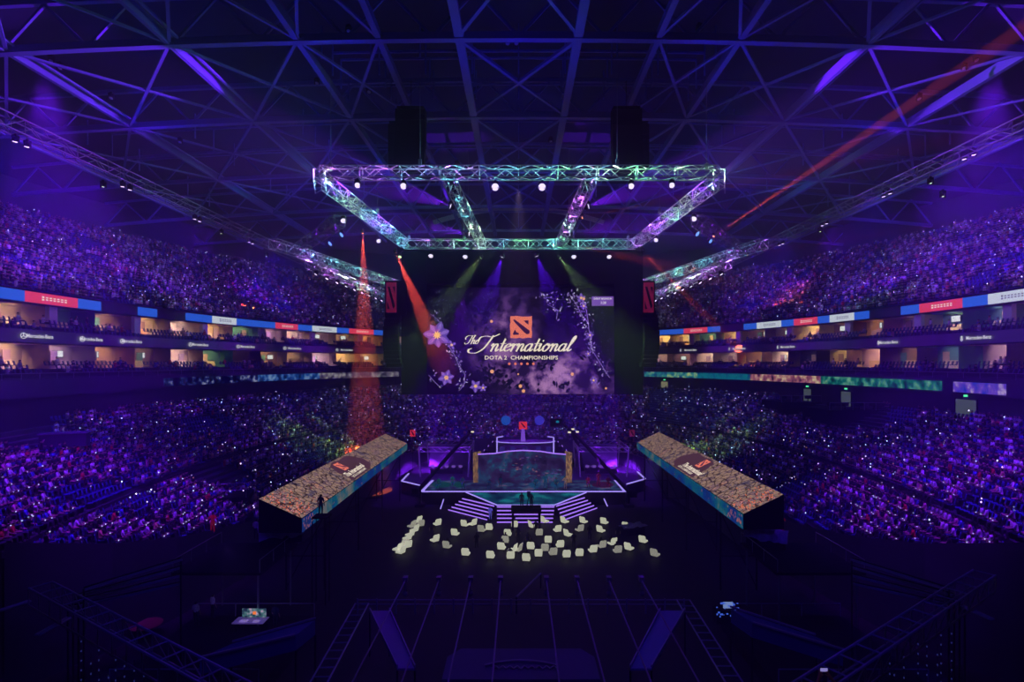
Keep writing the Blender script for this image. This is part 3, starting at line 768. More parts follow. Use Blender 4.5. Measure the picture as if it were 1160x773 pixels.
# ------------------------------------------------------------------ box trusses
def truss(name, label, p, q, sz=1.0, m='alu', cat='lighting truss', bay=1.2, rad=.05, group=None):
    p = Vector(p); q = Vector(q); d = (q - p); L = d.length; d.normalize(); up = Vector((0, 0, 1)) if abs(d.z) < .9 else Vector((0, 1, 0))
    a = d.cross(up).normalized() * sz / 2; u = a.cross(d).normalized() * sz / 2; m_ = (p + q) / 2
    t = thing(name, label, cat, m_, group=group); P0 = p - m_; Q0 = q - m_
    cs = [(-1, -1), (1, -1), (1, 1), (-1, 1)]
    for i, j in cs:
        b = MB(); o = a * i + u * j; b.tube(P0 + o, Q0 + o, rad, 6); b.build('chord', M[m], t)
    b = MB(); n = max(2, int(L / bay))
    for k in range(n):
        x0 = P0 + d * L * k / n; x1 = P0 + d * L * (k + 1) / n
        for (i, j), (i2, j2) in zip(cs, cs[1:] + cs[:1]):
            o1 = a * i + u * j; o2 = a * i2 + u * j2
            if k % 2: o1, o2 = o2, o1
            b.tube(x0 + o1, x1 + o2, rad * .62, 5, caps=False)
            if k % 3 == 0: b.tube(x0 + o1, x0 + o2, rad * .62, 5, caps=False)
    b.build('lacing', M[m], t); return t
ZR = 37.35
XL, XR = -18.0, 18.2
truss('lighting_truss', 'long front truss of the lamp ring, violet at its left, white green at its right', (XL, 50, ZR), (XR - .2, 50, ZR), 1.05)
truss('lighting_truss', 'teal left side truss of the suspended lamp ring, running toward the screen', (-18.6, 53.2, ZR), (-16.6, 79.6, ZR), 1.15)
truss('lighting_truss', 'right side truss of the suspended lamp ring, green then violet toward the screen', (18.9, 53.2, ZR), (17.0, 79.6, ZR), 1.15)
truss('lighting_truss', 'short corner truss at the front left of the lamp ring', (-18.3, 50.2, ZR - .1), (-19.3, 53.4, ZR - .4), 1.0)
truss('lighting_truss', 'short corner truss at the front right of the lamp ring', (18.4, 50.2, ZR - .1), (19.6, 53.4, ZR - .4), 1.0)
truss('lighting_truss', 'far truss of the lamp ring just above the main screen', (-16.8, 80, ZR), (17.2, 80, ZR), 1.25)
truss('lighting_truss', 'left inner truss joining the front and far trusses of the lamp ring', (-6.5, 50.8, ZR - .3), (-5.2, 79.2, ZR - .3), 1.0)
truss('lighting_truss', 'right inner truss joining the front and far trusses of the lamp ring', (6.7, 50.8, ZR - .3), (5.8, 79.2, ZR - .3), 1.0)
for s, nm in ((-1, 'left'), (1, 'right')):
    truss('lighting_truss', '%s outer truss slanting from the high stand toward the screen' % nm, (s * 33, 73.5, 36), (s * 24.2, 109, 35.6), 1.3)
    truss('lighting_truss', 'lower %s outer truss beside the black speaker column, studded with violet lamps' % nm, (s * 26.2, 68.6, 32.4), (s * 25.2, 104, 32.4), 1.1)
    truss('lighting_truss', 'dim %s link truss between the lamp ring and the outer truss' % nm, (s * 20.1, 61.6, 36), (s * 32.2, 78.7, 36), 1.2, 'alu_d')
    truss('lighting_truss', '%s upper link truss ending above the speaker column' % nm, (s * 31, 80, 35.2), (s * 23.5, 100, 31.5), 1.0, 'alu_d')
    truss('side_catwalk', 'long dim catwalk truss hung along the %s side of the roof' % nm, (s * 42.6, 30, 40), (s * 42.2, 118, 40), 1.2, 'alu_d', 'catwalk', 1.8, .07)
    # hanging motor chains of the ring
    for k, (x, y) in enumerate([(s * 17.5, 51), (s * 9, 50), (s * 17, 66), (s * 16, 80), (s * 6, 65), (s * 8, 80)]):
        b = MB(); b.tube((0, 0, 0), (0, 0, 8.6), .025, 4); b.box((0, 0, .3), (.3, .3, .6)); o = b.build('hoist_chain', M['alu_d']); o.location = (x, y, ZR + .6)
        tag(o, 'thin hoist chain holding up the %s half of the lamp ring' % nm, 'chain', 'hoist chains of the %s half of the lamp ring' % nm)

# ------------------------------------------------------------------ lamps
def lamp_meshes():
    d = {}
    b = MB(); b.box((0, 0, -.12), (.42, .34, .2)); b.box((0, 0, .04), (.2, .1, .16)); d['base'] = b.mesh('lamp_base', M['black'])
    b = MB()
    for s in (-1, 1): b.box((s * .25, 0, -.42), (.05, .14, .5))
    b.box((0, 0, -.22), (.5, .16, .06)); d['yoke'] = b.mesh('lamp_yoke', M['black'])
    return d
LM = lamp_meshes()
def lamp(pos, aim, label, lens='lens', r=.2, group=None, e=0, half=.2, col=(1, 1, 1), soft=.06, blend=.25):
    """moving head lamp hanging above the light position `pos` and turned toward `aim`"""
    pos = Vector(pos); d = (Vector(aim) - pos).normalized(); t = thing('moving_head_lamp', label, 'stage lamp', pos + Vector((0, 0, .5)), group=group)
    link('base', LM['base'], t); link('yoke', LM['yoke'], t)
    rot = d.to_track_quat('Z', 'Y').to_matrix().to_4x4(); M4 = Matrix.Translation((0, 0, -.5)) @ rot
    b = MB(); b.lathe([(0, -.42), (r * .7, -.4), (r * .95, -.15), (r * 1.08, 0), (r * 1.08, .05), (r * .98, .05), (r * .98, .02)], 14, M4); hd = b.build('head', M['black'], t, True)
    b = MB(); b.lathe([(r * .97, .03), (r * .7, .08), (0, .11)], 14, M4); b.build('lens', M[lens], hd, True)
    if e: spot(pos + d * .2, Vector(aim), half, col, e, soft, blend)
    return t
CAMP = Vector((0, 0, H))
VI = (.14, .008, 1); PU = (.26, .015, 1); BL = (.01, .03, 1); OR = (1, .13, .05); TE = (.1, .6, .9)
# front truss of the ring
fr = [(405, 210, 'lens', .26), (457, 211, 'lens', .3), (561, 212, 'lens', .34), (614, 212, 'lens', .34), (715, 211, 'lens', .28), (761, 210, 'lens', .26)]
for i, (px, py, l, r) in enumerate(fr):
    p = P(px, py, 50); aim = P(px + (px - 588) * .1, py + 60, 25) if 500 < px < 680 else P(px - 10, py + 160, 30)
    lamp(p, aim, 'lit lilac lamp under the front truss of the ring, %s from the left' % ['first', 'second', 'third', 'fourth', 'fifth', 'sixth'][i], l, r, e=2600, half=.35, col=VI)
ri = [(389, 250, 62, 'left'), (429, 273, 74, 'left'), (786, 248, 61, 'right'), (743, 272, 74, 'right')]
for px, py, Y, s in ri:
    p = P(px, py, Y); lamp(p, p + Vector((8 if s == 'left' else -8, -12, -14)), 'lilac lamp hanging outside the %s side truss of the ring, %s one' % (s, 'nearer' if Y < 70 else 'farther'), 'lens', .32, e=2600, half=.3, col=VI)
inn = [(512, 213, 53, 'left', 'lens_t', 'nearest'), (664, 213, 53, 'right', 'lens_t', 'nearest'), (511, 234, 59, 'left', 'lens', 'middle'), (666, 234, 59, 'right', 'lens', 'middle'), (532, 265, 72, 'left', 'lens', 'farthest'), (645, 265, 72, 'right', 'lens', 'farthest')]
for px, py, Y, s, l, o in inn:
    sg = -1 if s == 'left' else 1; p = P(px, py, Y)
    lamp(p, p + Vector((sg * 20, -6, 5 if Y < 65 else 1)), '%s lamp on the %s inner truss, %s of its three' % ('teal' if l == 'lens_t' else 'bright lilac', s, o), l, .33, e=190000 if l == 'lens' else 0, half=.24, col=PU)
fa = [(453, 291, 'lens_g', 'green', None), (488, 290, 'lens', 'lilac', None), (527, 291, 'lens', 'lilac', None), (545, 292, 'lens_g', 'yellow green', (-7.5, 2.2, -9)), (569, 291, 'lens', 'lilac', (-4.5, 2.2, -12)), (608, 290, 'lens', 'lilac', (4.5, 2.2, -12)),
      (634, 292, 'lens_g', 'yellow green', (7.5, 2.2, -9)), (650, 291, 'lens', 'lilac', None), (690, 291, 'lens', 'lilac', None)]
for i, (px, py, l, cn_, aim) in enumerate(fa):
    p = P(px, py, 79.4)
    kw = dict(e=46000, half=.3, col=(.3, .7, .12), blend=.9) if cn_ == 'yellow green' else (dict(e=60000, half=.3, col=VI) if aim else dict(e=1200, half=.3, col=VI))
    lamp(p, p + Vector(aim or (0, -10, -12)), '%s lamp under the far truss above the screen, %s from the left' % (cn_, ['first', 'second', 'third', 'fourth', 'fifth', 'sixth', 'seventh', 'eighth', 'ninth'][i]), l, .36 if l == 'lens' else .22, **kw)
for px, py, Y, s, o in [(387, 266, 66, 'left', 'nearer'), (374, 276, 70, 'left', 'farther'), (790, 265, 66, 'right', 'nearer'), (805, 273, 70, 'right', 'farther')]:
    p = P(px, py, Y); sg = -1 if s == 'left' else 1
    lamp(p, p + Vector((sg * 8, -9, -9)), 'blue lamp under the %s link truss, %s one' % (s, o), 'lens_b', .32, e=5000, half=.3, col=BL)
# orange beams
ob = [(411, 264, 84.5, (413.5, 430, 85), .1, 850000, 'vertical orange beam left of the screen'), (448, 286, 77, (500, 405, 85.6), .115, 800000, 'wide orange beam falling onto the left part of the screen'),
      (646, 277, 77, (800, 312, 92), .06, 180000, 'orange beam spreading right above the screen'), (728, 285, 79, (812, 370, 96), .03, 1200000, 'narrow orange beam falling to the right of the screen'),
      (659, 247, 66, (880, 200, 60), .02, 1200000, 'thin red beam rising right from the right inner truss'), (808, 268, 72, (1115, 62, 46), .021, 3200000, 'long orange beam rising to the upper right'),
      (843, 288, 80, (925, 356, 104), .016, 130000, 'thin red beam falling onto the upper right stand'), (846, 289, 82, (1020, 262, 75), .012, 1000000, 'faint red beam going right from the outer truss'),
      (518, 189, 52, (580, 105, 56), .014, 1500000, 'thin red beam rising above the front truss'), (373, 305, 82, (290, 340, 96), .013, 450000, 'thin red beam falling left from the outer truss, upper of two'),
      (397, 314, 88, (290, 348, 100), .010, 450000, 'thin red beam falling left from the outer truss, lower of two')]
for px, py, Y, q, half, e, lb in ob:
    lamp(P(px, py, Y), P(*q), 'small lamp throwing the ' + lb, 'lens_o', .17, e=e, half=half, col=OR, soft=.04, blend=.15)
# violet lamps along the outer trusses
k = 0
for s, nm in ((-1, 'left'), (1, 'right')):
    for i in range(9):
        y = 71 + i * 3.8; p = Vector((s * (26.3 - i * .12), y, 31.5))
        lamp(p, p + Vector((s * 6, -4, -12)), 'small violet lamp under the lower %s outer truss' % nm, 'lens_v' if i % 3 else 'lens', .24, 'violet lamps under the lower %s outer truss' % nm, e=2200 if i % 2 else 0, half=.25, col=PU)
# catwalk lamp pairs and their falling violet beams
cw = [(15, 160), (137, 211), (219, 248), (281, 274), (1105, 175), (1010, 219), (938, 253), (888, 276)]
for i, (px, py) in enumerate(cw):
    s = -1 if px < 580 else 1; Y = s * 42.4 * F / (px - CX)
    for j, o in enumerate((0, 1.1)):
        p = P(px, py, Y) + Vector((s * -.2, o * (1 if Y < 90 else 1.4), 0))
        lamp(p, p + Vector((s * 2.5, 1.5, -14)), 'violet lamp under the %s catwalk, %s pair from the camera, %s one' % ('left' if s < 0 else 'right', ['nearest', 'second', 'third', 'farthest'][i % 4], ('nearer', 'farther')[j]), 'lens_v', .25,
             e=(15000 if j == 0 else 0) * (1 if s < 0 else .55), half=.16, col=PU, blend=.6)
for i, (px, py) in enumerate([(117, 211), (302, 290), (251, 264), (1054, 207), (929, 262), (1068, 222)]):
    s = -1 if px < 580 else 1; Y = s * 40.5 * F / (px - CX); p = P(px, py, Y)
    lamp(p, p + Vector((s * 4, 0, -12)), 'tiny pale green lamp hanging below the %s catwalk, %s' % ('left' if s < 0 else 'right', ['left of a violet pair', 'farthest', 'middle one', 'nearest', 'farthest', 'slightly lower one'][i]), 'lens_g', .12, e=1500 if i == 0 else 0, half=.2, col=(.5, .6, .1))
# small fittings in the roof
for i, (px, py, Y) in enumerate([(58, 69, 50), (68, 77, 52), (126, 111, 56), (204, 161, 62), (359, 94, 60), (1106, 68, 50), (1092, 77, 50), (1041, 112, 52), (804, 98, 58), (575, 49, 49.5), (585, 49, 49.5), (418, 104, 56), (624, 160, 70), (395, 35, 49.5), (792, 33, 49.5)]):
    p = P(px, py, Y); lamp(p, p + Vector((0, -1, -2)), 'unlit lamp fitting high in the roof, %s' % ['far left upper', 'far left lower', 'left above a cross beam', 'left below a cross beam', 'near the left long beam', 'outermost on the right', 'second outermost on the right', 'on the right catwalk line', 'near the right long beam', 'left of a central pair', 'right of a central pair', 'beside the left speaker cluster', 'above the ring centre', 'at the left beam joint', 'at the right beam joint'][i], 'lens_unlit' if 'lens_unlit' in M else 'lens_dim' if 'lens_dim' in M else 'pillar', .2)

# ------------------------------------------------------------------ speakers and screen
def line_array(label, top, n, mod, curve, wd=1.3, group=None):
    t = thing('line_array_speaker', label, 'speaker array', top, group=group); x, y, z = 0, 0, 0; ang = 0
    b = MB(); b.box((0, 0, .25), (wd * .9, .8, .15)); b.tube((0, 0, .3), (0, 0, 3), .03, 4); b.build('hanging_frame', M['black'], t)
    for i in range(n):
        c = MB(); c.hexa([(-wd / 2, -.5 + y, z - mod * .94), (wd / 2, -.5 + y, z - mod * .94), (wd / 2, .4 + y, z - mod * .8), (-wd / 2, .4 + y, z - mod * .8), (-wd / 2, -.5 + y, z), (wd / 2, -.5 + y, z), (wd / 2, .4 + y, z), (-wd / 2, .4 + y, z)])
        c.build('cabinet', M['black'], t); z -= mod; y += curve * i
    return t
for s, nm in ((-1, 'left'), (1, 'right')):
    # the column beside the screen bulges outward: cabinets stepped sideways
    c0 = P(446 if s < 0 else 735, 352, 84)
    t = thing('speaker_column', 'tall rounded black speaker column hanging at the %s edge of the main screen' % nm, 'speaker array', (c0.x, 84, 0))
    n = 14; z1 = P(0, 352, 84).z; z0 = P(0, 416, 84).z
    b = MB(); b.box((0, 0, z1 + .2), (1.8, 1, .25)); b.build('hanging_frame', M['black'], t)
    for i in range(n):
        u = (i + .5) / n; off = s * .75 * (math.sin(PI * u) ** .6 - .5); za = z1 + (z0 - z1) * i / n
        c = MB(); c.box((off, 0, za - (z1 - z0) / n / 2), (2.3, 1.3, (z1 - z0) / n * .94)); c.build('cabinet', M['black'], t)
    # hanging banner with the square mark
    xb = P(443 if s < 0 else 735, 0, 83).x; zt, zb = P(0, 320, 83).z, P(0, 354, 83).z
    t = thing('hanging_banner', 'dark red hanging banner with a slashed mark above the %s speaker column' % nm, 'banner', (xb, 83, zb))
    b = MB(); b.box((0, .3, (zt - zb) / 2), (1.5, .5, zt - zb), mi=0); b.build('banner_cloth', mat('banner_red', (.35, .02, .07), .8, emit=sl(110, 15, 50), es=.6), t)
    b = MB(); b.poly([(-.55, .04, (zt - zb) * .86), (-.2, .04, (zt - zb) * .86), (.6, .04, (zt - zb) * .2), (.3, .04, (zt - zb) * .12)]); b.poly([(-.6, .04, .5), (-.2, .04, .5), (-.6, .04, 1.8)]); b.poly([(.2, .04, (zt - zb) * .86), (.6, .04, (zt - zb) * .86), (.6, .04, (zt - zb) * .62)]); b.build('slashed_mark', M['drape'], t)
    b = MB(); b.box((s * -.6, .5, (zt - zb) / 2), (3.2, .3, zt - zb + .6)); b.build('backing', M['drape'], t)
    line_array('black speaker cluster hanging in front of the ring on the %s, dark against the roof' % nm, (s * 10.8 + .0, 55, 45.3), 12, .56, -.02, 3.0)
    line_array('second black speaker cluster in the roof on the %s, farther and slimmer' % nm, (s * 13.4, 60, 46), 8, .6, 0, 1.6)

YS = 86.0
def S(px, py, off=0): p = P(px, py, YS); return Vector((p.x, YS - off, p.z))
scr = thing('main_screen', 'huge hanging video screen with a violet forest picture and a tournament title', 'screen', (0, YS, 0))
def sb(b, name, m): b.v = [(v[0], v[1] - YS, v[2]) for v in b.v]; return b.build(name, m, scr)
b = MB(); a_, c_ = S(455, 285), S(728, 447); l_ = S(484, 447).x; r_ = S(695.5, 447).x
b.box(((a_.x + l_) / 2, YS + .3, (a_.z + c_.z) / 2), (l_ - a_.x, 1.2, a_.z - c_.z)); b.box(((c_.x + r_) / 2, YS + .3, (a_.z + c_.z) / 2), (c_.x - r_, 1.2, a_.z - c_.z))
b.box(((l_ + r_) / 2, YS + .7, (a_.z + c_.z) / 2), (r_ - l_, .8, a_.z - c_.z)); b.box(((l_ + r_) / 2, YS + .2, (a_.z + S(0, 322).z) / 2), (r_ - l_, .9, a_.z - S(0, 322).z))
sb(b, 'black_surround', M['drape'])
# picture: vertical dusk gradient with violet clouds
pm = bpy.data.materials.new('screen_picture'); pm.use_nodes = True; nt = pm.node_tree; nt.nodes.clear(); N = nt.nodes.new; L = nt.links.new
o_ = N('ShaderNodeOutputMaterial'); em = N('ShaderNodeEmission'); tc = N('ShaderNodeTexCoord'); sx = N('ShaderNodeSeparateXYZ'); L(tc.outputs['Object'], sx.inputs[0])
def mth(op, a, b=None, c=None):
    n = N('ShaderNodeMath'); n.operation = op
    for i, v in enumerate((a, b, c)):
        if v is None: continue
        if isinstance(v, (int, float)): n.inputs[i].default_value = v
        else: L(v, n.inputs[i])
    return n.outputs[0]
def blob(px, py, rx, ry):        # soft elliptical glow of the picture itself
    c = S(px, py); kx = F / YS / rx; ky = F / YS / ry
    dx = mth('MULTIPLY', mth('SUBTRACT', sx.outputs[0], c.x), kx); dz = mth('MULTIPLY', mth('SUBTRACT', sx.outputs[2], c.z), ky)
    r2 = mth('ADD', mth('MULTIPLY', dx, dx), mth('MULTIPLY', dz, dz)); return mth('POWER', 2.718, mth('MULTIPLY', r2, -1.0))
n1 = N('ShaderNodeTexNoise'); n1.inputs['Scale'].default_value = .35; n1.inputs['Detail'].default_value = 6; n1.inputs['Roughness'].default_value = .62; L(tc.outputs['Object'], n1.inputs['Vector'])
g = mth('ADD', mth('MULTIPLY', blob(622, 428, 48, 26), 1.0), mth('ADD', mth('MULTIPLY', blob(575, 372, 34, 42), .55), mth('MULTIPLY', blob(660, 430, 40, 40), .35)))
g = mth('ADD', g, mth('MULTIPLY', blob(560, 400, 34, 30), .3))
nn = mth('MULTIPLY', mth('SUBTRACT', n1.outputs[0], .40), 5.0); nn = mth('MINIMUM', mth('MAXIMUM', nn, .12), 1.1)
val = mth('MULTIPLY', g, nn)
cr = N('ShaderNodeValToRGB'); L(val, cr.inputs[0]); el = cr.color_ramp.elements
for k_, (p_, c__) in enumerate([(0, sl(2, 2, 12)), (.12, sl(35, 18, 70)), (.4, sl(90, 52, 125)), (1, sl(178, 122, 190))]):
    if k_ > 1: el.new(p_)
for k_, (p_, c__) in enumerate([(0, sl(2, 2, 12)), (.12, sl(35, 18, 70)), (.4, sl(90, 52, 125)), (1, sl(178, 122, 190))]): el[k_].position = p_; el[k_].color = (*c__, 1)
L(cr.outputs[0], em.inputs[0]); em.inputs[1].default_value = .95; L(em.outputs[0], o_.inputs[0]); pm.cycles.emission_sampling = 'AUTO'
b = MB(); p0, p1 = S(484, 446.5), S(695.5, 326); b.quad((p0.x, YS - .3, p0.z), (p1.x, YS - .3, p0.z), (p1.x, YS - .3, p1.z), (p0.x, YS - .3, p1.z)); b.quad((p0.x, YS - .27, p0.z), (p0.x, YS - .27, p1.z), (p1.x, YS - .27, p1.z), (p1.x, YS - .27, p0.z))
sb(b, 'picture_panel', pm)
# foliage and flowers of the picture (printed layer, a few centimetres proud of the panel)
def leaf(b, px, py, ln, wd, ang, off, mi=0):
    ca, sa = math.cos(ang), math.sin(ang); pts = []
    for u, v in ((0, 0), (.22, .3), (.55, .5), (.85, .27), (1, 0), (.85, -.27), (.55, -.5), (.22, -.3)): pts.append(S(px + (u * ln) * ca - v * wd * sa, py - (u * ln) * sa - v * wd * ca, off))
    b.poly(pts, mi)
b = MB(); rr = random.Random(3)
for cx_, cy_, sx_, sy_, n in [(505, 350, 22, 22, 60), (520, 335, 30, 12, 40), (640, 345, 26, 15, 70), (668, 370, 22, 30, 90), (680, 410, 15, 35, 60), (555, 425, 22, 10, 60), (575, 438, 26, 8, 40), (505, 410, 20, 30, 60), (540, 352, 14, 10, 30), (640, 440, 14, 5, 20), (618, 415, 6, 4, 8), (600, 410, 8, 3, 10)]:
    for _ in range(n):
        x, y = cx_ + rr.gauss(0, sx_ * .5), cy_ + rr.gauss(0, sy_ * .5)
        if 486 < x < 690 and 329 < y < 441: leaf(b, x, y, rr.uniform(4, 8), rr.uniform(2, 4), rr.uniform(0, 2 * PI), .32)
sb(b, 'dark_foliage', emat('dark_foliage', sl(12, 9, 40), 1))
b = MB()
def vine(pts, n, w):
    for (x0, y0), (x1, y1) in zip(pts, pts[1:]):
        b.poly([S(x0 - .4, y0, .34), S(x0 + .4, y0, .34), S(x1 + .4, y1, .34), S(x1 - .4, y1, .34)], 0)
        for _ in range(n):
            u = rr.random(); x = x0 + (x1 - x0) * u + rr.gauss(0, w); y = y0 + (y1 - y0) * u + rr.gauss(0, w)
            if 487 < x < 690 and 330 < y < 441: leaf(b, x, y, rr.uniform(1.5, 4), rr.uniform(.8, 1.8), rr.uniform(0, 2 * PI), .35, rr.choice([0, 0, 1, 2]))
vine([(507, 390), (515, 402), (520, 414), (527, 424), (526, 436), (520, 443)], 11, 2.8)
vine([(488, 356), (496, 362), (500, 368)], 6, 2)
vine([(612, 332), (622, 338), (634, 340), (648, 338), (660, 340), (664, 352), (666, 366), (668, 382), (671, 398), (680, 412), (690, 428)], 10, 4)
vine([(645, 334), (652, 344), (658, 356), (664, 364)], 14, 5); vine([(662, 378), (670, 388), (668, 398)], 8, 3); vine([(672, 430), (678, 440)], 8, 3); vine([(620, 345), (632, 352), (630, 362)], 8, 4)
vine([(486, 425), (492, 432), (500, 440)], 5, 4)
for _ in range(70): leaf(b, rr.uniform(488, 560), rr.uniform(332, 372) , rr.uniform(1, 4), rr.uniform(.5, 1.2), rr.uniform(0, 3), .35, 1)
for _ in range(50): leaf(b, rr.uniform(672, 692), rr.uniform(350, 438), rr.uniform(1, 3), rr.uniform(.5, 1.2), rr.uniform(0, 3), .35, 1)
LS = sb(b, 'lilac_sprigs', [emat('sprig_lilac', sl(135, 105, 190), 1), emat('sprig_dim', sl(70, 60, 125), 1), emat('sprig_bright', sl(190, 170, 225), 1)]); LS['kind'] = 'stuff'
def flower(cx_, cy_, r, n, a0):
    b = MB()
    for k_ in range(n):
        a = a0 + 2 * PI * k_ / n; leaf(b, cx_, cy_, r * (.9 + .1 * math.sin(k_ * 2.4)), r * .6, a, .37, 0); leaf(b, cx_ + math.cos(a) * r * .18, cy_ - math.sin(a) * r * .18, r * .7, r * .26, a, .39, 1)
    for k_ in range(9):
        a = 2 * PI * k_ / 9; leaf(b, cx_, cy_, r * .3, r * .1, a, .41, 2)
    sb(b, 'flower_picture', [emat('petal', sl(98, 66, 178), 1), emat('petal_light', sl(138, 98, 205), 1), emat('stamen', sl(255, 190, 120), 1)])
flower(495.5, 380, 16.5, 7, .35); flower(506, 428, 10, 6, .2); flower(539, 437.5, 8, 5, .9); flower(547.5, 439.5, 5, 5, .3); flower(512, 391, 6, 4, .4); flower(658, 338, 6, 5, .3); flower(661, 347, 5, 5, .8); flower(668, 380, 5, 5, .1); flower(666, 401, 4, 5, .6); flower(672, 431, 5, 5, .4)
b = MB()
for x, y, r in [(557, 364.5, 1.7), (557.5, 421, 2.2), (648, 424, 1.9), (589.5, 437.5, 2), (593, 443, 2), (661, 339, 1.6), (686, 440, 1.3), (587, 424, 1), (506, 428, 1.5), (622, 401, .1)]:
    b.poly([S(x + math.cos(2 * PI * k_ / 10) * r, y + math.sin(2 * PI * k_ / 10) * r, .42) for k_ in range(10)])
sb(b, 'glowing_embers', emat('ember', sl(245, 160, 125), 1))
# title
def square_mark(o, xd, yd, size, parent, off=Vector((0, 0, 0)), local=Vector((0, 0, 0)), thin=False):
    """coral square with a dark diagonal slash and two corner notches"""
    o = Vector(o); xd = Vector(xd).normalized(); yd = Vector(yd).normalized(); n = xd.cross(yd).normalized(); rm = random.Random(9)
    Q = lambda u, v, h=0: o + xd * (u - .5) * size + yd * (v - .5) * size + n * h - local
    b = MB(); pts = []
    for sd in range(4):
        for k_ in range(7):
            u = k_ / 7; j = rm.uniform(-.022, .022)
            pts.append([Q(u, 0 + j), Q(1 + j, u), Q(1 - u, 1 + j), Q(0 + j, 1 - u)][sd])
    b.poly(pts); b.build('coral_square', M['coral'], parent)
    h = .03; b = MB()
    b.poly([Q(.13, .83, h), Q(.2, .86, h), Q(.9, .33, h), (Q(.88, .2, h)), Q(.76, .17, h), Q(.66, .24, h), Q(.22, .7, h)]); b.poly([Q(.12, .2, h), Q(.22, .4, h), Q(.28, .27, h), Q(.4, .22, h), Q(.38, .15, h), Q(.14, .14, h)]); b.poly([Q(.62, .8, h), Q(.84, .82, h), Q(.84, .62, h), Q(.74, .68, h)])
    b.build('dark_slash', M['ink'], parent)
square_mark(S(590.3, 371, .45), (1, 0, 0), (0, 0, 1), (602.5 - 578) * YS / F, scr, local=Vector((0, YS, 0)))
SCR = {'n': ([[(0, .75), (.15, .98), (.22, .5), (.17, 0)], [(.2, .45), (.42, .95), (.62, .85), (.6, .3), (.68, .02), (.88, .25)]], .86), 't': ([[(.28, 1.65), (.22, .4), (.3, .02), (.55, .25)], [(-.02, 1.02), (.52, 1.06)]], .5),
       'e': ([[(.08, .5), (.45, .62), (.55, .85), (.38, 1), (.12, .75), (.08, .25), (.32, 0), (.68, .28)]], .64), 'r': ([[(0, .75), (.15, .98), (.22, .5), (.17, 0)], [(.2, .5), (.38, .92), (.6, .98)]], .56),
       'a': ([[(.58, .88), (.36, 1), (.1, .62), (.12, .12), (.36, .02), (.6, .5), (.64, .98)], [(.64, .98), (.6, .3), (.68, .02), (.88, .25)]], .86), 'i': ([[(0, .7), (.15, .98), (.14, .3), (.22, .02), (.42, .25)], [(.22, 1.38), (.26, 1.46)]], .42),
       'o': ([[(.36, 1), (.1, .62), (.14, .12), (.38, 0), (.62, .45), (.55, .9), (.36, 1), (.5, .8), (.8, .9)]], .76), 'l': ([[(.02, .25), (.4, 1.5), (.4, 2.05), (.22, 1.6), (.14, .3), (.24, .02), (.48, .25)]], .4),
       'h': ([[(0, 1.2), (.3, 2.1), (.12, 1.2), (.08, 0)], [(.1, .45), (.36, .95), (.54, .85), (.52, .25), (.62, .02), (.8, .25)]], .8),
       'T': ([[(-.45, 1.1), (-.6, 1.5), (-.2, 2.0), (.4, 1.95), (1.1, 2.1)], [(.6, 1.95), (.5, 1.0), (.3, .2), (-.1, -.05), (-.4, .2)]], .85),
       'I': ([[(-.55, 1.35), (-.45, 1.9), (.1, 2.05), (.7, 1.95), (1.3, 2.35)], [(.75, 2.1), (.55, 1.2), (.25, .3), (-.3, -.25), (-1.0, -.2), (-1.15, .2), (-.9, .35)]], .95)}
def script_word(word, px0, base, xh, px1, wide=.17):
    tot = sum(SCR[c][1] for c in word); sc_ = (px1 - px0) / tot; b = MB(); x = px0
    for c in word:
        for st in SCR[c][0]:
            pts = []
            q = [st[0]] + st + [st[-1]]
            for k_ in range(1, len(q) - 2):
                for u in (0, .2, .4, .6, .8):
                    p0_, p1_, p2_, p3_ = q[k_ - 1], q[k_], q[k_ + 1], q[k_ + 2]
                    pts.append(tuple(.5 * ((2 * p1_[d]) + (-p0_[d] + p2_[d]) * u + (2 * p0_[d] - 5 * p1_[d] + 4 * p2_[d] - p3_[d]) * u * u + (-p0_[d] + 3 * p1_[d] - 3 * p2_[d] + p3_[d]) * u ** 3) for d in (0, 1)))
            pts.append(st[-1])
            W = [(x + a * sc_ + bb * xh * .42, base - bb * xh) for a, bb in pts]
            for (ax, ay), (bx, by) in zip(W, W[1:]):
                dx, dy = bx - ax, by - ay; l = math.hypot(dx, dy)
                if l < 1e-6: continue
                th = xh * (.07 + wide * abs(dy / l) ** 1.5) * .5; nx, ny = -dy / l * th, dx / l * th; ex, ey = dx / l * th * .6, dy / l * th * .6
                b.poly([S(ax - ex + nx, ay - ey + ny, .46), S(ax - ex - nx, ay - ey - ny, .46), S(bx + ex - nx, by + ey - ny, .46), S(bx + ex + nx, by + ey + ny, .46)])
        x += SCR[c][1] * sc_
    sb(b, 'title_lettering', M['cream_txt'])
script_word('International', 543.5, 398, 8.2, 645, .2); script_word('The', 528.5, 389.8, 4.6, 541.5, .2)
o = put_text('subtitle_lettering', 'DOTA 2  CHAMPIONSHIPS', S(590.5, 405.6, .46) - Vector((0, YS, 0)), (1, 0, 0), (0, 0, 1), .86, M['cream_txt'], scr, bold=.012, space=1.0)
wx = max(v.co.x for v in o.data.vertices) - min(v.co.x for v in o.data.vertices); want = (631.5 - 549) * YS / F; cxm = S(590.3, 0).x
for v in o.data.vertices: v.co.x = cxm + (v.co.x - cxm) * want / wx
b = MB()
for k_ in range(5): b.poly([S(577 + k_ * 6.8 + math.cos(2 * PI * j / 10) * 1.5, 412.3 + math.sin(2 * PI * j / 10) * 1.5, .46) for j in range(10)])
sb(b, 'coral_dots', M['coral'])
b = MB(); b.poly([S(670, 347, .44), S(694.5, 347, .44), S(694.5, 336.3, .44), S(670, 336.3, .44)]); sb(b, 'picture_sign', emat('sign_lilac', sl(120, 75, 185), 1))
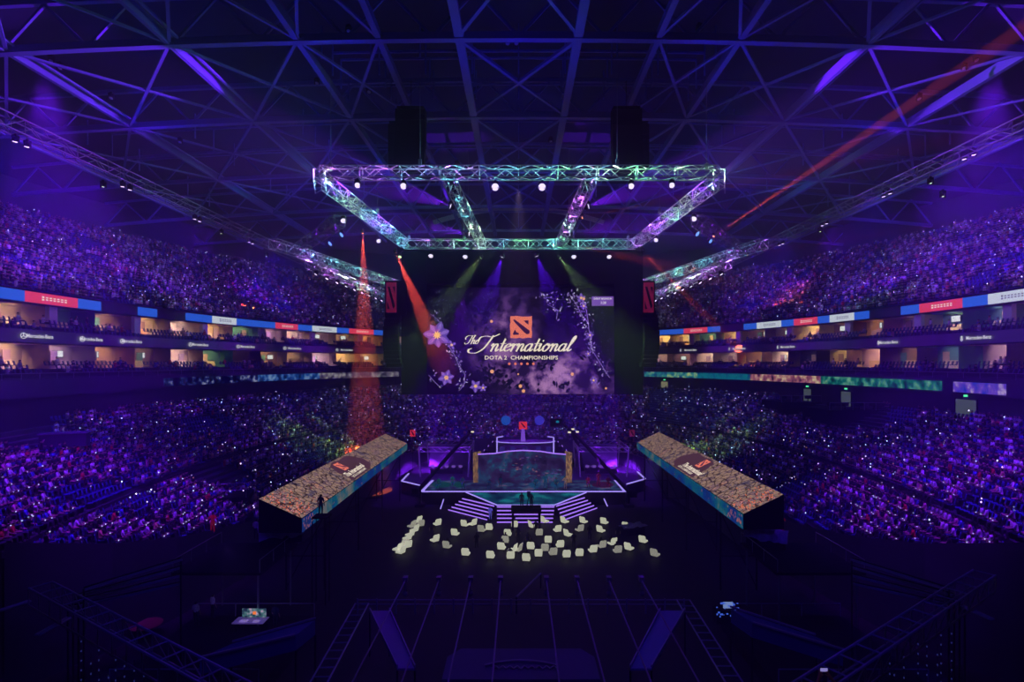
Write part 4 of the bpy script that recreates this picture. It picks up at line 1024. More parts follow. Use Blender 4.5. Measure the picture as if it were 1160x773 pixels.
put_text('sign_lettering', 'EVENT BEGINS IN', S(682.3, 339, .46) - Vector((0, YS, 0)), (1, 0, 0), (0, 0, 1), .36, emat('sign_white', sl(230, 215, 245), 1), scr, bold=.01)
put_text('sign_lettering', '5:28', S(683, 343.6, .46) - Vector((0, YS, 0)), (1, 0, 0), (0, 0, 1), .5, emat('sign_white2', sl(230, 215, 245), 1), scr, bold=.01)

# ------------------------------------------------------------------ the two long slanted video boxes
def video_box(s, nm):
    if s < 0: A, B, Cc = P(341.5, 588, 43), P(341.5, 604, 43), P(293, 566, 43); A2, B2, C2 = P(461, 503, 84), P(461, 509.5, 84), P(436.5, 492, 84)
    else: A, B, Cc = P(842.5, 583, 43), P(842.5, 600, 43), P(888, 561, 43); A2, B2, C2 = P(722, 501.5, 84), P(722, 508.5, 84), P(746.5, 490, 84)
    D, D2 = Vector((Cc.x, 43, B.z)), Vector((C2.x, 84, B2.z)); o = Vector(((A.x + D.x) / 2, 63, 0))
    t = thing('video_box', 'long slanted video box showing cracked brown stone and a title, %s side' % nm, 'video box', o)
    b = MB(); i = .04
    b.hexa([v - o for v in (B, D, D2, B2)] + [v - o for v in (A, Cc, C2, A2)]); b.build('housing', M['black'], t)
    n = (Cc - A).cross(A2 - A); n = n * (1 if n.z > 0 else -1); n.normalize()
    top = led_mat('cracked_stone_' + nm, [(.34, sl(40, 38, 85)), (.42, sl(105, 86, 100)), (.5, sl(165, 128, 112)), (.56, sl(95, 76, 105)), (.64, sl(185, 130, 112))], scale=(1, 1, 1), nscale=.55, detail=8, cracks=1.7, s=1.0, sample=True, rough=.78)
    e = n * .05; b = MB(); N_ = 16
    for k in range(N_):
        u0, u1 = k / N_, (k + 1) / N_; b.quad(*[v - o + e for v in (A.lerp(A2, u0), A.lerp(A2, u1), Cc.lerp(C2, u1), Cc.lerp(C2, u0))])
    b.build('top_screen', top, t)
    b = MB(); hot = emat('ember_orange', sl(225, 110, 80), 1); rm = random.Random(4 + s)
    long = (A2 - A).normalized(); wide = (Cc - A); 
    def onTop(u, v, h=.07): return A.lerp(A2, u) + (Cc - A).lerp(C2 - A2, u) * v - o + n * h
    for _ in range(240):         # glowing fragments at both ends of the stone picture
        u = abs(rm.gauss(0, .05)) if rm.random() < .75 else 1 - abs(rm.gauss(0, .02)); v = rm.uniform(.03, .97); 
        if not 0 < u < 1: continue
        du, dv = rm.uniform(.002, .009), rm.uniform(.01, .05); a_0 = rm.uniform(-.5, .5)
        if not (.01 < v + dv < .98 and u + du * 1.6 < .998): continue
        b.poly([onTop(u, v), onTop(u + du, v + dv * .3), onTop(u + du * 1.3, v + dv), onTop(u + du * .2, v + dv * .7)], rm.choice([0, 0, 1, 2]))
    b.build('ember_fragments', [hot, emat('ember_pink', sl(200, 130, 140), 1), emat('ember_dark', sl(120, 50, 55), 1)], t)['kind'] = 'stuff'
    b = MB(); q = [(.33, .06), (.36, .03), (.5, .04), (.55, .2), (.56, .5), (.53, .86), (.5, .95), (.44, .9), (.4, .97), (.36, .85), (.34, .5), (.35, .25)]; b.poly([onTop(u, v, .075) for u, v in q]); b.build('dark_patch', emat('patch_plum_' + nm, sl(78, 48, 66), 1), t)
    # mark and title of the top picture
    xd = long if s < 0 else -long; yd = wide.normalized(); 
    cu = .40
    c_ = onTop(cu - (.0 if s < 0 else -.0), .66, .09)
    square_mark(c_, xd, yd, 1.45, t)
    c1 = onTop(cu + (.02 if s < 0 else -.0), .30, .09)
    me = text_mesh('The International', 1.0, shear=.35, bold=.03); me.materials.clear(); me.materials.append(M['cream_txt'])
    def place(me, c, sx_, sy_):
        z_ = xd.cross(yd); me.transform(Matrix(((xd.x * sx_, yd.x * sy_, z_.x, c.x), (xd.y * sx_, yd.y * sy_, z_.y, c.y), (xd.z * sx_, yd.z * sy_, z_.z, c.z), (0, 0, 0, 1))))
    place(me, c1, .88, .95); link('title_lettering', me, t)
    me = text_mesh('DOTA 2 CHAMPIONSHIPS', 1.0, bold=.02); me.materials.clear(); me.materials.append(M['cream_txt']); place(me, onTop(cu + .02, .13, .09), .42, .42); link('subtitle_lettering', me, t)
    # inner side picture
    side = led_mat('teal_side_' + nm, [(.32, sl(40, 45, 75)), (.45, sl(15, 50, 135)), (.55, sl(15, 95, 120)), (.72, sl(150, 120, 110))], nscale=.22, detail=8, s=.7, rough=.65, sample=True)
    e2 = Vector((-s * .05, 0, 0)); b = MB(); b.quad(*[v - o + e2 for v in (B, B2, A2, A)]); b.build('side_screen', side, t)
    b = MB()
    for _ in range(40):
        u = rm.random() * .08 if rm.random() < .7 else rm.random(); z0_, z1_ = B.lerp(B2, u), A.lerp(A2, u); v = rm.uniform(.05, .8); du, dv = rm.uniform(.002, .006), rm.uniform(.1, .25); w_ = lambda a, c: B.lerp(B2, a).lerp(A.lerp(A2, a), c) - o + e2 * 1.6
        if u + du < 1 and v + dv < 1: b.poly([w_(u, v), w_(u + du, v + dv * .2), w_(u + du, v + dv), w_(u + du * .2, v + dv * .8)])
    b.build('ember_fragments', [emat('side_ember', sl(150, 85, 90), 1)], t)['kind'] = 'stuff'
    for k in range(4):           # black support frames down to the floor
        u = (k + .5) / 4; q0 = B.lerp(B2, u) - o; q1 = D.lerp(D2, u) - o; b = MB()
        for q in (q0, q1): b.tube(q, (q.x, q.y, 0), .08, 6)
        b.tube(q0, q1, .08, 6); b.tube(q0, (q1.x, q1.y, .2), .05, 5); b.tube((q0.x, q0.y, 3), (q1.x, q1.y, 3), .05, 5); b.build('support_frame', M['black'], t)
video_box(-1, 'left'); video_box(1, 'right')

# ------------------------------------------------------------------ stage
ZS = 1.8
def G(px, py, z=ZS): return PZ(px, py, z)
stage = thing('stage', 'wide dark main stage with violet glowing edges under the hanging screen', 'stage', (.3, 84, 0))
so = Vector((.3, 84, 0))
def stb(b, name, m, parent=None): b.v = [(v[0] - so.x, v[1] - so.y, v[2] - so.z) for v in b.v]; return b.build(name, m, parent or stage)
FL, FR = G(478, 557.5), G(708, 557.5); ML, MR = G(490, 545), G(697, 545); BLk, BRk = G(466, 520), G(722, 520)
VL, VR = G(455, 545.5), G(731, 543); VL2, VR2 = G(463, 537), G(722, 535); JL, JR = G(476, 550.5), G(710, 549)
deck = [FL, FR, JR, VR, VR2, Vector((VR2.x, 112, ZS)), Vector((VL2.x, 112, ZS)), VL2, VL, JL]
b = MB(); b.poly(deck); b.poly([(v.x, v.y, 0) for v in deck][::-1])
for a, c in zip(deck, deck[1:] + deck[:1]): b.quad((a.x, a.y, 0), (c.x, c.y, 0), c, a)
stb(b, 'deck', mat('stage_deck', (.03, .03, .045), .3))
def strip(b, a, c, w_=.28, z=.05): w_ *= .6; a = Vector(a); c = Vector(c); b.bar(a + Vector((0, 0, z)), c + Vector((0, 0, z)), w_, .12)
b = MB(); strip(b, FL, FR, .42); strip(b, FL, ML, .7); strip(b, FR, MR, .7); strip(b, VL, JL, .35); strip(b, VR, JR, .35); strip(b, VL, VL2, .35); strip(b, VR, VR2, .35); stb(b, 'edge_light', M['strip_w'])
# floor video strip in front
fv = led_mat('stage_floor_video', [(.3, sl(12, 10, 40)), (.48, sl(38, 34, 85)), (.58, sl(45, 75, 120)), (.7, sl(110, 70, 110))], nscale=.5, detail=5, s=.8)
b = MB(); b.quad(G(481, 556) + Vector((0, 0, .06)), G(705, 556) + Vector((0, 0, .06)), G(696, 545) + Vector((0, 0, .06)), G(491, 545) + Vector((0, 0, .06))); stb(b, 'floor_video', fv)
b = MB()
for cx_, w_, m_ in ((500, 22, 0), (520, 12, 0), (606, 14, 1), (631, 16, 1), (683, 26, 2)):
    for k in range(3): b.poly([G(cx_ + math.cos(2 * PI * j / 9) * w_ * (.5 - k * .1), 550 + math.sin(2 * PI * j / 9) * 3.6) + Vector((0, 0, .09 + k * .01)) for j in range(9)], m_)
stb(b, 'floor_light_patch', [emat('patch_green', sl(12, 55, 68), 1), emat('patch_teal', sl(20, 62, 105), 1), emat('patch_crimson', sl(50, 16, 58), 1)])
# video pool between the steps and the steps
b = MB(); z1_ = ZS - .05; pz = [G(528, 558.5, 1.75), G(664, 558.5, 1.75), PZ(628, 573, 1.3), PZ(563, 573, 1.3)]; b.poly(pz)
pv = led_mat('pool_video', [(.35, sl(8, 22, 60)), (.5, sl(12, 62, 95)), (.62, sl(20, 110, 130))], nscale=.4, detail=4, s=.9); stb(b, 'pool_video', pv)
b = MB(); strip(b, pz[3], pz[2], .3); strip(b, pz[0] + Vector((0, 0, .02)), pz[3], .26); strip(b, pz[1], pz[2], .26); stb(b, 'pool_edge_light', M['strip_w'])
def steps(name, L0, R0, L1, R1, n, z0, z1, label=None):
    """flight from the upper nosing L0-R0 to the lower one L1-R1"""
    b = MB(); g = MB()
    for k in range(n):
        u = k / (n - 1); a = L0.lerp(L1, u); c = R0.lerp(R1, u); z = z0 + (z1 - z0) * u; a.z = c.z = z
        u2 = (k - 1) / (n - 1); a2 = L0.lerp(L1, u2); c2 = R0.lerp(R1, u2)
        b.hexa([(a.x, a.y, 0), (c.x, c.y, 0), (c2.x, c2.y, 0), (a2.x, a2.y, 0), a, c, (c2.x, c2.y, z), (a2.x, a2.y, z)])
        sft = (a - a2).normalized() * .04; g.bar(a + Vector((sft.x, sft.y, -.06)), c + Vector((sft.x, sft.y, -.06)), .1, .14)
    o = stb(b, name, M['black']); og = MB(); og.v, og.f, og.m = g.v, g.f, g.m; stb(og, 'nosing_light', M['strip'], o)
    return o
steps('centre_steps', PZ(563, 574, 1.2), PZ(628, 574, 1.2), PZ(563, 591, .15), PZ(626, 591, .15), 5, 1.2, .12)
steps('wing_steps', PZ(524, 563, 1.55), PZ(560, 573.5, 1.3), PZ(508, 577, .15), PZ(552, 588.5, .12), 5, 1.35, .1)
steps('wing_steps', PZ(662, 562, 1.55), PZ(630, 573.5, 1.3), PZ(676, 575, .15), PZ(638, 589, .12), 5, 1.35, .1)
b = MB()
for sgn, cx_, pts in ((-1, 0, [(505, 559), (499, 577)]), (1, 0, [(678, 558), (683, 563)]), (1, 0, [(683, 563), (688, 574)])):
    strip(b, PZ(*pts[0], .9), PZ(*pts[1], .4), .2)
stb(b, 'side_marker_light', M['strip_w'])
# translucent video wall box on the stage
vw = thing('stage_video_wall', 'low curved-top video wall standing across the middle of the stage', 'video wall', (0, 80, ZS)); vo = Vector((0, 80, ZS))
def wp(px, py, Y=80): return P(px, py, Y) - vo
b = MB(); top = [(540, 515), (560, 514), (575, 511.5), (592, 510.5), (612, 511.5), (628, 514), (641, 515)]
b.poly([wp(540, 547), wp(641, 547)] + [wp(x, y) for x, y in top[::-1]]); k0 = len(b.v); b.poly([v + Vector((0, .4, 0)) for v in [wp(641, 547), wp(540, 547)] + [wp(x, y) for x, y in top]])
b.build('wall_picture', led_mat('stage_wall_video', [(.33, sl(14, 10, 40)), (.47, sl(42, 26, 74)), (.56, sl(24, 56, 96)), (.66, sl(90, 60, 100))], nscale=.42, detail=6, s=1), vw)
b = MB()
for (x0, y0), (x1, y1) in zip(top, top[1:]): b.bar(wp(x0, y0), wp(x1, y1), .16)
b.build('top_edge_light', M['strip'], vw)
b = MB(); rm = random.Random(8)
for _ in range(160):
    x, y = rm.choice([(600, 516, 24, 4), (628, 538, 12, 7), (575, 530, 20, 9), (610, 542, 20, 4)])[:2]; x += rm.gauss(0, 12); y += rm.gauss(0, 4)
    if 543 < x < 637 and 517 < y < 545: ww = rm.uniform(.6, 3.5); hh = rm.uniform(.3, 1.0); mi = rm.choice([0, 0, 1, 2]); b.poly([wp(x, y, 79.9), wp(x + ww, y + .2, 79.9), wp(x + ww, y - hh, 79.9), wp(x, y - hh * .8, 79.9)], mi)
b.build('picture_details', [emat('detail_teal', sl(22, 88, 125), 1), emat('detail_violet', sl(85, 55, 130), 1), emat('detail_rose', sl(135, 85, 110), 1)], vw)
for s, xs in ((-1, (536, 545)), (1, (640, 648))):
    b = MB(); c0, c1 = (wp(xs[0] if s < 0 else xs[1], 547, 78.5), wp(xs[1] if s < 0 else xs[0], 547, 81)); h0, h1 = P(0, 513, 78.5).z - ZS, P(0, 511, 81).z - ZS
    b.poly([c0, c1, (c1.x, c1.y, h1), (c0.x, c0.y, h0)]); b.build('side_panel', led_mat('side_panel_video_%d' % s, [(.35, sl(30, 60, 70)), (.5, sl(150, 100, 85)), (.62, sl(215, 165, 120))], nscale=2.2, detail=6, s=.6, rough=.7), vw)
# trophy riser behind
YR = 100.0; rz0 = P(0, 513, YR).z; rz1 = P(0, 500, YR).z; ro = Vector((P(595, 0, YR).x, YR, ZS))
ri_ = thing('trophy_riser', 'round violet-lit platform with side steps at the back of the stage', 'platform', ro)
b = MB(); b.lathe([(0, rz1 - ZS), (5.4, rz1 - ZS), (5.4, 0)], 28, Matrix.Diagonal((1, .45, 1, 1))); b.build('drum', mat('riser_dark', (.08, .07, .12), .6), ri_)
b = MB()
for k in range(15, 28): a, c = 2 * PI * k / 28, 2 * PI * (k + 1) / 28; b.bar((5.45 * math.cos(a), 2.45 * math.sin(a), rz1 - ZS), (5.45 * math.cos(c), 2.45 * math.sin(c), rz1 - ZS), .14)
b.build('rim_light', M['strip_w'], ri_)
b = MB()
for k in (-.9, -.5, 0, .5, .9): b.box((k * 4.6, -2.35, (rz1 - ZS) * .45), (.9, .15, (rz1 - ZS) * .75))
b.build('front_panel', emat('riser_panel', sl(38, 28, 110), 1), ri_)
for s in (-1, 1):
    b = MB(); g = MB()
    for k in range(5):
        z = (rz1 - ZS) * (1 - k / 5); x = s * (5.2 + k * .75); b.box((x + s * .37, -.6 - k * .15, z / 2), (.8, 1.6, z)); g.bar((x + s * .75, -1.45 - k * .15, z), (x + s * .75, .1, z), .08)
    o = b.build('side_steps', M['black'], ri_); g.build('nosing_light', M['strip'], o)
    b = MB(); b.tube((s * 5.1, -1.5, 0), (s * 5.1, -1.5, rz1 - ZS + .9), .12, 6); b.tube((s * 5.1, -1.5, rz1 - ZS + .9), (s * 4.0, -1.9, rz1 - ZS + 1.1), .1, 6); b.build('glowing_handrail', M['strip_w'], ri_)
pt = thing('trophy_plinth', 'slim pale plinth on the back platform carrying a small red sign', 'plinth', (ro.x - .4, YR, rz1)); h_ = P(0, 486, YR).z - rz1
b = MB(); b.box((0, 0, h_ / 2), (.9, .9, h_), taper=.6); b.build('column', emat('plinth_violet', sl(120, 70, 215), 1), pt)
b = MB(); b.box((0, 0, h_ + .6), (1.5, .25, 1.4)); b.build('red_sign', M['red_mark'], pt); b = MB(); b.poly([(-.5, -.15, h_ + 1.1), (-.25, -.15, h_ + 1.1), (.5, -.15, h_ + .3), (.25, -.15, h_ + .2)]); b.build('dark_slash', M['drape'], pt)
for px, lb, c_ in ((573, 'blue disc lamp standing left of the red sign behind the stage', sl(18, 70, 175)), (611, 'violet blue disc lamp standing right of the red sign behind the stage', sl(50, 45, 185))):  # glowing discs built for two round bright spots; the stands are added
    p = P(px, 476.5, 101); t = thing('disc_lamp', lb, 'disc lamp', (p.x, p.y, ZS)); b = MB(); R4 = Matrix.Translation((0, 0, p.z - ZS)) @ Matrix.Rotation(PI / 2, 4, 'X')  # a glowing disc for a round bright spot, not a known lamp
    b.lathe([(0, .2), (.7, .18), (.88, 0), (.7, -.12), (0, -.14)], 20, R4); b.build('disc', emat('disc_' + lb[:4], c_, 1), t); b = MB(); b.tube((0, .1, 0), (0, .1, p.z - ZS - .8), .06, 6); b.box((0, .1, .05), (.8, .8, .1)); b.build('stand', M['black'], t)  # the stand under the disc is added
for px, py, Y, lb in ((467.5, 491, 92, 'small red slashed sign at the far end of the left video box'), (716, 491, 92, 'small dim red slashed sign at the far end of the right video box')):
    p = P(px, py, Y); t = thing('slashed_sign', lb, 'sign', (p.x, Y, 0)); b = MB(); b.box((0, 0, p.z), (.85, .15, 1.1)); b.build('sign_face', emat('sign_' + lb[6:9], sl(190, 35, 60) if px < 500 else sl(95, 20, 60), 1), t)
    b = MB(); b.poly([(-.3, -.09, p.z + .4), (-.1, -.09, p.z + .4), (.32, -.09, p.z - .3), (.12, -.09, p.z - .4)]); b.build('slash', M['drape'], t); b = MB(); b.tube((0, 0, 0), (0, 0, p.z - .5), .05, 6); b.box((0, 0, .04), (.7, .7, .08)); b.build('post', M['black'], t)
# player booths: open truss frames with sloping roofs at both sides
for s, nm in ((-1, 'left'), (1, 'right')):
    x0, x1 = (480, 532) if s < 0 else (655, 706)
    t = thing('player_booth', '%s player booth, an open violet-lit truss frame with desks on the stage side' % nm, 'booth', (P((x0 + x1) / 2, 0, 90).x, 90, ZS)); bo = Vector((P((x0 + x1) / 2, 0, 90).x, 90, ZS)); w_ = (P(x1, 0, 90).x - P(x0, 0, 90).x) / 2
    hh = P(0, 504, 90).z - ZS; b = MB()
    cr_ = [(-w_, -3), (w_, -3), (w_, 5), (-w_, 5)]
    for x, y in cr_: b.tube((x, y, 0), (x * 1.08, y, hh), .12, 6)
    b.build('post', M['alu'], t); b = MB()
    for (x, y), (x2, y2) in zip(cr_, cr_[1:] + cr_[:1]):
        for dz_ in (0, -.7): b.tube((x * 1.08, y, hh + dz_), (x2 * 1.08, y2, hh + dz_), .07, 6)
        n = 8
        for k in range(n): a = Vector((x * 1.08, y, hh)).lerp(Vector((x2 * 1.08, y2, hh)), k / n); c = Vector((x * 1.08, y, hh - .7)).lerp(Vector((x2 * 1.08, y2, hh - .7)), (k + 1) / n); b.tube(a, c, .05, 5)
    b.build('roof_truss', M['alu'], t); b = MB()
    b.box((0, 0, .75), (w_ * 1.4, .9, .08)); b.box((0, -.4, .38), (w_ * 1.4, .06, .72)); b.build('desk', M['black'], t); b = MB()
    for k in range(5): x = -w_ * .6 + w_ * 1.2 * k / 4; b.box((x, -.1, 1.15), (.62, .05, .38)); b.box((x, -.05, .9), (.06, .06, .2))
    b.build('monitor', mat('monitor_grey', (.1, .1, .12), .3, emit=(.25, .1, .7), es=.5), t); b = MB(); b.box((0, 4.6, hh * .45), (w_ * 1.9, .1, hh * .8)); b.build('back_wall', mat('booth_wall', (.25, .22, .35), .7), t)
    spot(bo + Vector((s * -1, 0, hh - 1)), bo + Vector((s * 2.5, 2, 0)), .5, PU, 40000, .2, .5); spot(bo + Vector((s * 2.2, -2.6, .4)), bo + Vector((s * 1.4, -2.2, 12)), .11, PU, 120000, .1, .6)
    if s > 0: spot(P(678, 553, 79.5) + Vector((0, 0, .3)), P(678, 500, 80), .07, PU, 200000, .1, .5)
    # camera crane
    c0, c1 = ((P(476, 553, 76), P(533, 489, 84)) if s < 0 else (P(712, 557, 76), P(646, 486, 84)))
    t = thing('camera_crane', '%s camera crane, a long dark boom rising over the stage with a small white lamp' % nm, 'camera crane', (c0.x, 76, 0)); co_ = Vector((c0.x, 76, 0)); b = MB()
    b.bar(c0 - co_, c1 - co_, .38, .38); b.build('boom', M['black'], t); b = MB(); b.tube((0, 0, 0), c0 - co_ + Vector((0, 0, .2)), .14, 8); b.box((0, 0, .2), (1.3, 1.3, .4)); b.build('column', M['black'], t)
    b = MB(); q = c0 - co_; b.box(q + Vector((s * .6, -.3, -.3)), (.9, .6, .8)); b.build('counterweight', M['black'], t)
    b = MB(); q = c1 - co_; b.box(q, (.7, .9, .6)); b.tube(q + Vector((0, -.4, -.1)), q + Vector((0, -.8, -.1)), .16, 8); b.build('camera_head', M['black'], t)
    b = MB(); b.box(q + Vector((.35, -.5, 0)), (.45, .1, .22)); b.build('tally_lamp', M['cream_txt'], t)
t = thing('camera_crane', 'high curved camera arm with a teal screen right of the back platform', 'camera crane', (P(660, 0, 92).x, 92, ZS)); q0 = P(660, 520, 92) - Vector((P(660, 0, 92).x, 92, ZS)); b = MB(); q0.z = 0
pts = [(660, 525), (655, 505), (648, 490), (638, 480), (630, 479)]; W_ = [P(x, y, 92) - Vector((P(660, 0, 92).x, 92, ZS)) for x, y in pts]; W_[0].z = 0
for a, c in zip(W_, W_[1:]): b.tube(a, c, .3, 6)
b.build('arm', M['black'], t); b = MB(); b.box(W_[-1], (2.0, .8, 1.3)); b.build('camera_head', M['black'], t); b = MB(); b.box(W_[-1] + Vector((.2, -.45, .2)), (.5, .1, .35)); b.build('small_screen', emat('teal_dot', sl(10, 110, 140), 1), t)
b = MB(); b.box(P(645, 490, 91) - Vector((P(660, 0, 92).x, 92, ZS)), (.5, .2, .25)); b.box(P(654, 489.5, 91) - Vector((P(660, 0, 92).x, 92, ZS)), (.5, .2, .25)); b.build('work_lamp', M['cream_txt'], t)

# performers on the stage
PC = {'green': mat('costume_green', (.05, .5, .3), .7), 'teal': mat('costume_teal', (.05, .4, .55), .7), 'crimson': mat('costume_crimson', (.45, .04, .12), .7), 'cream': mat('costume_cream', (.9, .65, .5), .7)}
def performer(px, py, Y, pose, col, label, ang=PI, sc_=1.0, z=ZS):
    p = P(px, py, Y); person((p.x, Y, z), ang, pose, label, shirt='white', cols={'shirt': PC[col], 'trousers': PC[col]}, scale=sc_)
for px, Y, pose, col, lb, a in [(498, 79, 'sit_fwd', 'green', 'person in dark green crouching at the left of the stage front', 2.6), (513, 80.6, 'sit_fwd', 'green', 'person in bright green crouching between two other figures at the left stage front', PI), (524, 79.6, 'sit', 'green', 'person in green seated nearest the video wall at the left stage front', 3.4),
                         (607, 78.9, 'sit_fwd', 'teal', 'person in teal crouching right of the stage centre', PI), (618, 78.8, 'stand', 'teal', 'person in teal standing between two crouching figures right of the stage centre', PI), (630, 78.9, 'sit_fwd', 'teal', 'person in teal crouching next to the cream-dressed figure', PI),
                         (666, 80, 'sit', 'crimson', 'person in crimson seated first from the stage centre at the right stage front', PI), (678, 80.3, 'stand', 'crimson', 'person in crimson standing in the violet beam at the right stage front', PI), (689, 80, 'sit_fwd', 'crimson', 'person in crimson crouching at the right end of the stage front', PI)]:
    performer(px, 550, Y, pose, col, lb, a, 1.25)
performer(640.5, 553, 78.2, 'stand_arms', 'cream', 'person in a cream dress standing at the front right of the stage', PI, 1.15)
for px, py, Y, pose, lb in [(567, 528, 79.1, 'stand', 'dark figure standing before the left part of the stage video wall'), (554, 545, 79, 'sit', 'seated person in violet light at the lower left of the stage video wall'), (412, 547, 100, 'x', '')]:
    if pose != 'x': performer(px, py, Y, pose, 'teal', lb, PI, 1)
p = PZ(547, 588, 0)  # violet mascot figure on the stairs is rendered as a plain costumed person
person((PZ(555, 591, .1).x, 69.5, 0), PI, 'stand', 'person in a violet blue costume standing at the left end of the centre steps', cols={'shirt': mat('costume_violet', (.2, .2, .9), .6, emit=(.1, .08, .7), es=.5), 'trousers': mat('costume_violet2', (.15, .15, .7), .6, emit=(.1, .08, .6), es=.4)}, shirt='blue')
# a group silhouetted in front of the pool: camera crew on a small riser
for px, py, lb in ((489, 600, 'left block'), (540, 612, 'left centre block'), (587, 606, 'centre block'), (598, 612, 'centre block beside a chair'), (607, 597, 'centre block near the steps'), (650, 612, 'right centre block'), (668, 603, 'right block'), (700, 604, 'right end')):
    q = PZ(px, py + 9, 0); person((q.x, q.y, 0), R.uniform(-.5, .5), 'stand', 'person in black standing among the glowing chairs, %s' % lb, shirt='black', scale=.98)
cr = PZ(595, 592, 0); t = thing('camera_platform', 'small black camera platform with legs in front of the centre steps', 'platform', (P(596, 0, 66).x, 66, 0)); b = MB(); hz = P(0, 576, 66).z; b.box((0, 0, hz), (3.6, 2, .25)); b.build('deck', M['black'], t)
for s in (-1, 1):
    for y in (-.8, .8): b = MB(); b.tube((s * 1.6, y, 0), (s * 1.6, y, hz), .13, 6); b.build('leg', M['black'], t)
tr = thing('tripod_camera', 'broadcast camera on a tripod on the platform before the centre steps', 'camera', (P(599, 0, 66).x, 66.1, hz + .125)); b = MB()
for a in (0, 2.1, 4.2): b.tube((0, 0, 1.3), (.5 * math.cos(a), .5 * math.sin(a), 0), .04, 5)
b.build('tripod', M['black'], tr); b = MB(); b.box((0, 0, 1.55), (.4, .9, .45)); b.tube((0, .4, 1.55), (0, .8, 1.55), .14, 8); b.build('camera_body', M['black'], tr)
for px, Y, lb in ((591, 66, 'person in black standing left of the tripod camera before the centre steps'), (602, 65.6, 'person in black standing right of the tripod camera before the centre steps')): person((P(px, 0, Y).x, Y, hz + .125), 0, 'stand', lb, shirt='black')

# ------------------------------------------------------------------ white lounge chairs of the floor audience
def make_chair():
    t = thing('lounge_chair', 'x', 'chair')
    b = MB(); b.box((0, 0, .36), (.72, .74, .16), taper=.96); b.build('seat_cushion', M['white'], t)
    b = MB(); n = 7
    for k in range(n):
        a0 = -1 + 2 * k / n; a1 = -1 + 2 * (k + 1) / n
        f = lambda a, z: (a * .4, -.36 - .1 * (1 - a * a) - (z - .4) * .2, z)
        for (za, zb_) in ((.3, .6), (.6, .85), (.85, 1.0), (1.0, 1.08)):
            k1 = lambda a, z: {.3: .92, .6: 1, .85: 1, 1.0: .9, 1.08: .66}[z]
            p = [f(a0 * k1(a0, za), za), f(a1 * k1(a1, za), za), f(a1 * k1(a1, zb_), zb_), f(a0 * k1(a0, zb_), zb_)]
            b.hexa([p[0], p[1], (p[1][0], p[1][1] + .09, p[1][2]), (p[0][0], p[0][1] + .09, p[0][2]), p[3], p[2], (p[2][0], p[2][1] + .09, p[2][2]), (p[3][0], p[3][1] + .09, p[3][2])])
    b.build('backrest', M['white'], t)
    for x in (-.3, .3):
        for y in (-.3, .3): b = MB(); b.tube((x, y, 0), (x * .9, y * .9, .29), .03, 6); b.build('leg', M['black'], t)
    return t
ch = [(473, 587, 'l'), (466, 592.5, 'l'), (469, 597, 'l'), (464, 602, 'l'), (461, 606, 'l'), (457, 613, 's'), (461, 614.5, 's'), (450, 618, 'l'), (453.5, 621, 'l'), (476, 591, 's'), (495, 590, 's'), (492, 608, 's'), (516, 601, ''), (507, 615, ''), (527, 591, ''), (535, 590, 's'), (528, 623, ''),
      (546, 597, ''), (554.5, 595, ''), (583, 592, ''), (575.5, 601.5, ''), (572.5, 609, ''), (568.5, 616.5, ''), (556, 626, ''), (580, 619, 's'), (586, 618.5, 's'), (578, 626.5, ''), (596.5, 629, ''), (603.5, 592.5, 's'), (610.5, 601, ''), (601.5, 616, ''), (621, 609, ''), (610, 624, ''), (617, 618, ''),
      (617.5, 587, 's'), (631, 597, ''), (634, 614, ''), (626, 622.5, ''), (640, 587.5, 's'), (641.5, 625, ''), (644, 602, 's'), (656, 596.5, ''), (656, 623.5, ''), (661.5, 587.5, 's'), (671, 619.5, ''), (681, 614.5, ''), (681, 597.5, 's'), (685, 588.5, 's'), (693, 611.5, ''), (699, 620, ''), (709.5, 593.5, 's'), (713, 617, 's'), (729, 609, 's'), (742.5, 624, 's')]
c0 = make_chair(); fst = True; M['white_dim'] = mat('white_shell_dim', (.7, .66, .62), .6, emit=(1, .93, .82), es=.24)  # dimmer chair copy, light painted in by weaker emission
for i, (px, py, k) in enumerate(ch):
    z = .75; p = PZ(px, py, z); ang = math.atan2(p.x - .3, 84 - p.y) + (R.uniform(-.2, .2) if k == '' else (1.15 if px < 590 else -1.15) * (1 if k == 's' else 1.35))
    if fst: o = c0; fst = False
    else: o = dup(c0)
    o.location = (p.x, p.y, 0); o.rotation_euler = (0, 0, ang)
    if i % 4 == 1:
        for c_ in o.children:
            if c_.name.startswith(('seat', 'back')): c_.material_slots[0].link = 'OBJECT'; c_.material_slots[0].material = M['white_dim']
    row = 'nearest' if py > 612 else ('middle' if py > 597 else 'farthest from the camera'); row = row.replace('farthest from the camera', 'farthest'); blk = 'far left' if px < 480 else ('left' if px < 560 else ('centre' if px < 640 else ('right' if px < 700 else 'far right')))
    o['label'] = 'glowing white lounge chair, %s row of the floor audience, %s block' % (row, blk); o['group'] = 'lounge chairs, %s row, %s block' % (row, blk)
    if k == '' and R.random() < .8:
        person((p.x, p.y, 0), ang, R.choice(['sit', 'sit_fwd']), 'person in dark clothes in a white lounge chair, %s row, %s block' % (row, blk), 'floor guests, %s row, %s block' % (row, blk), 'black', scale=.97)
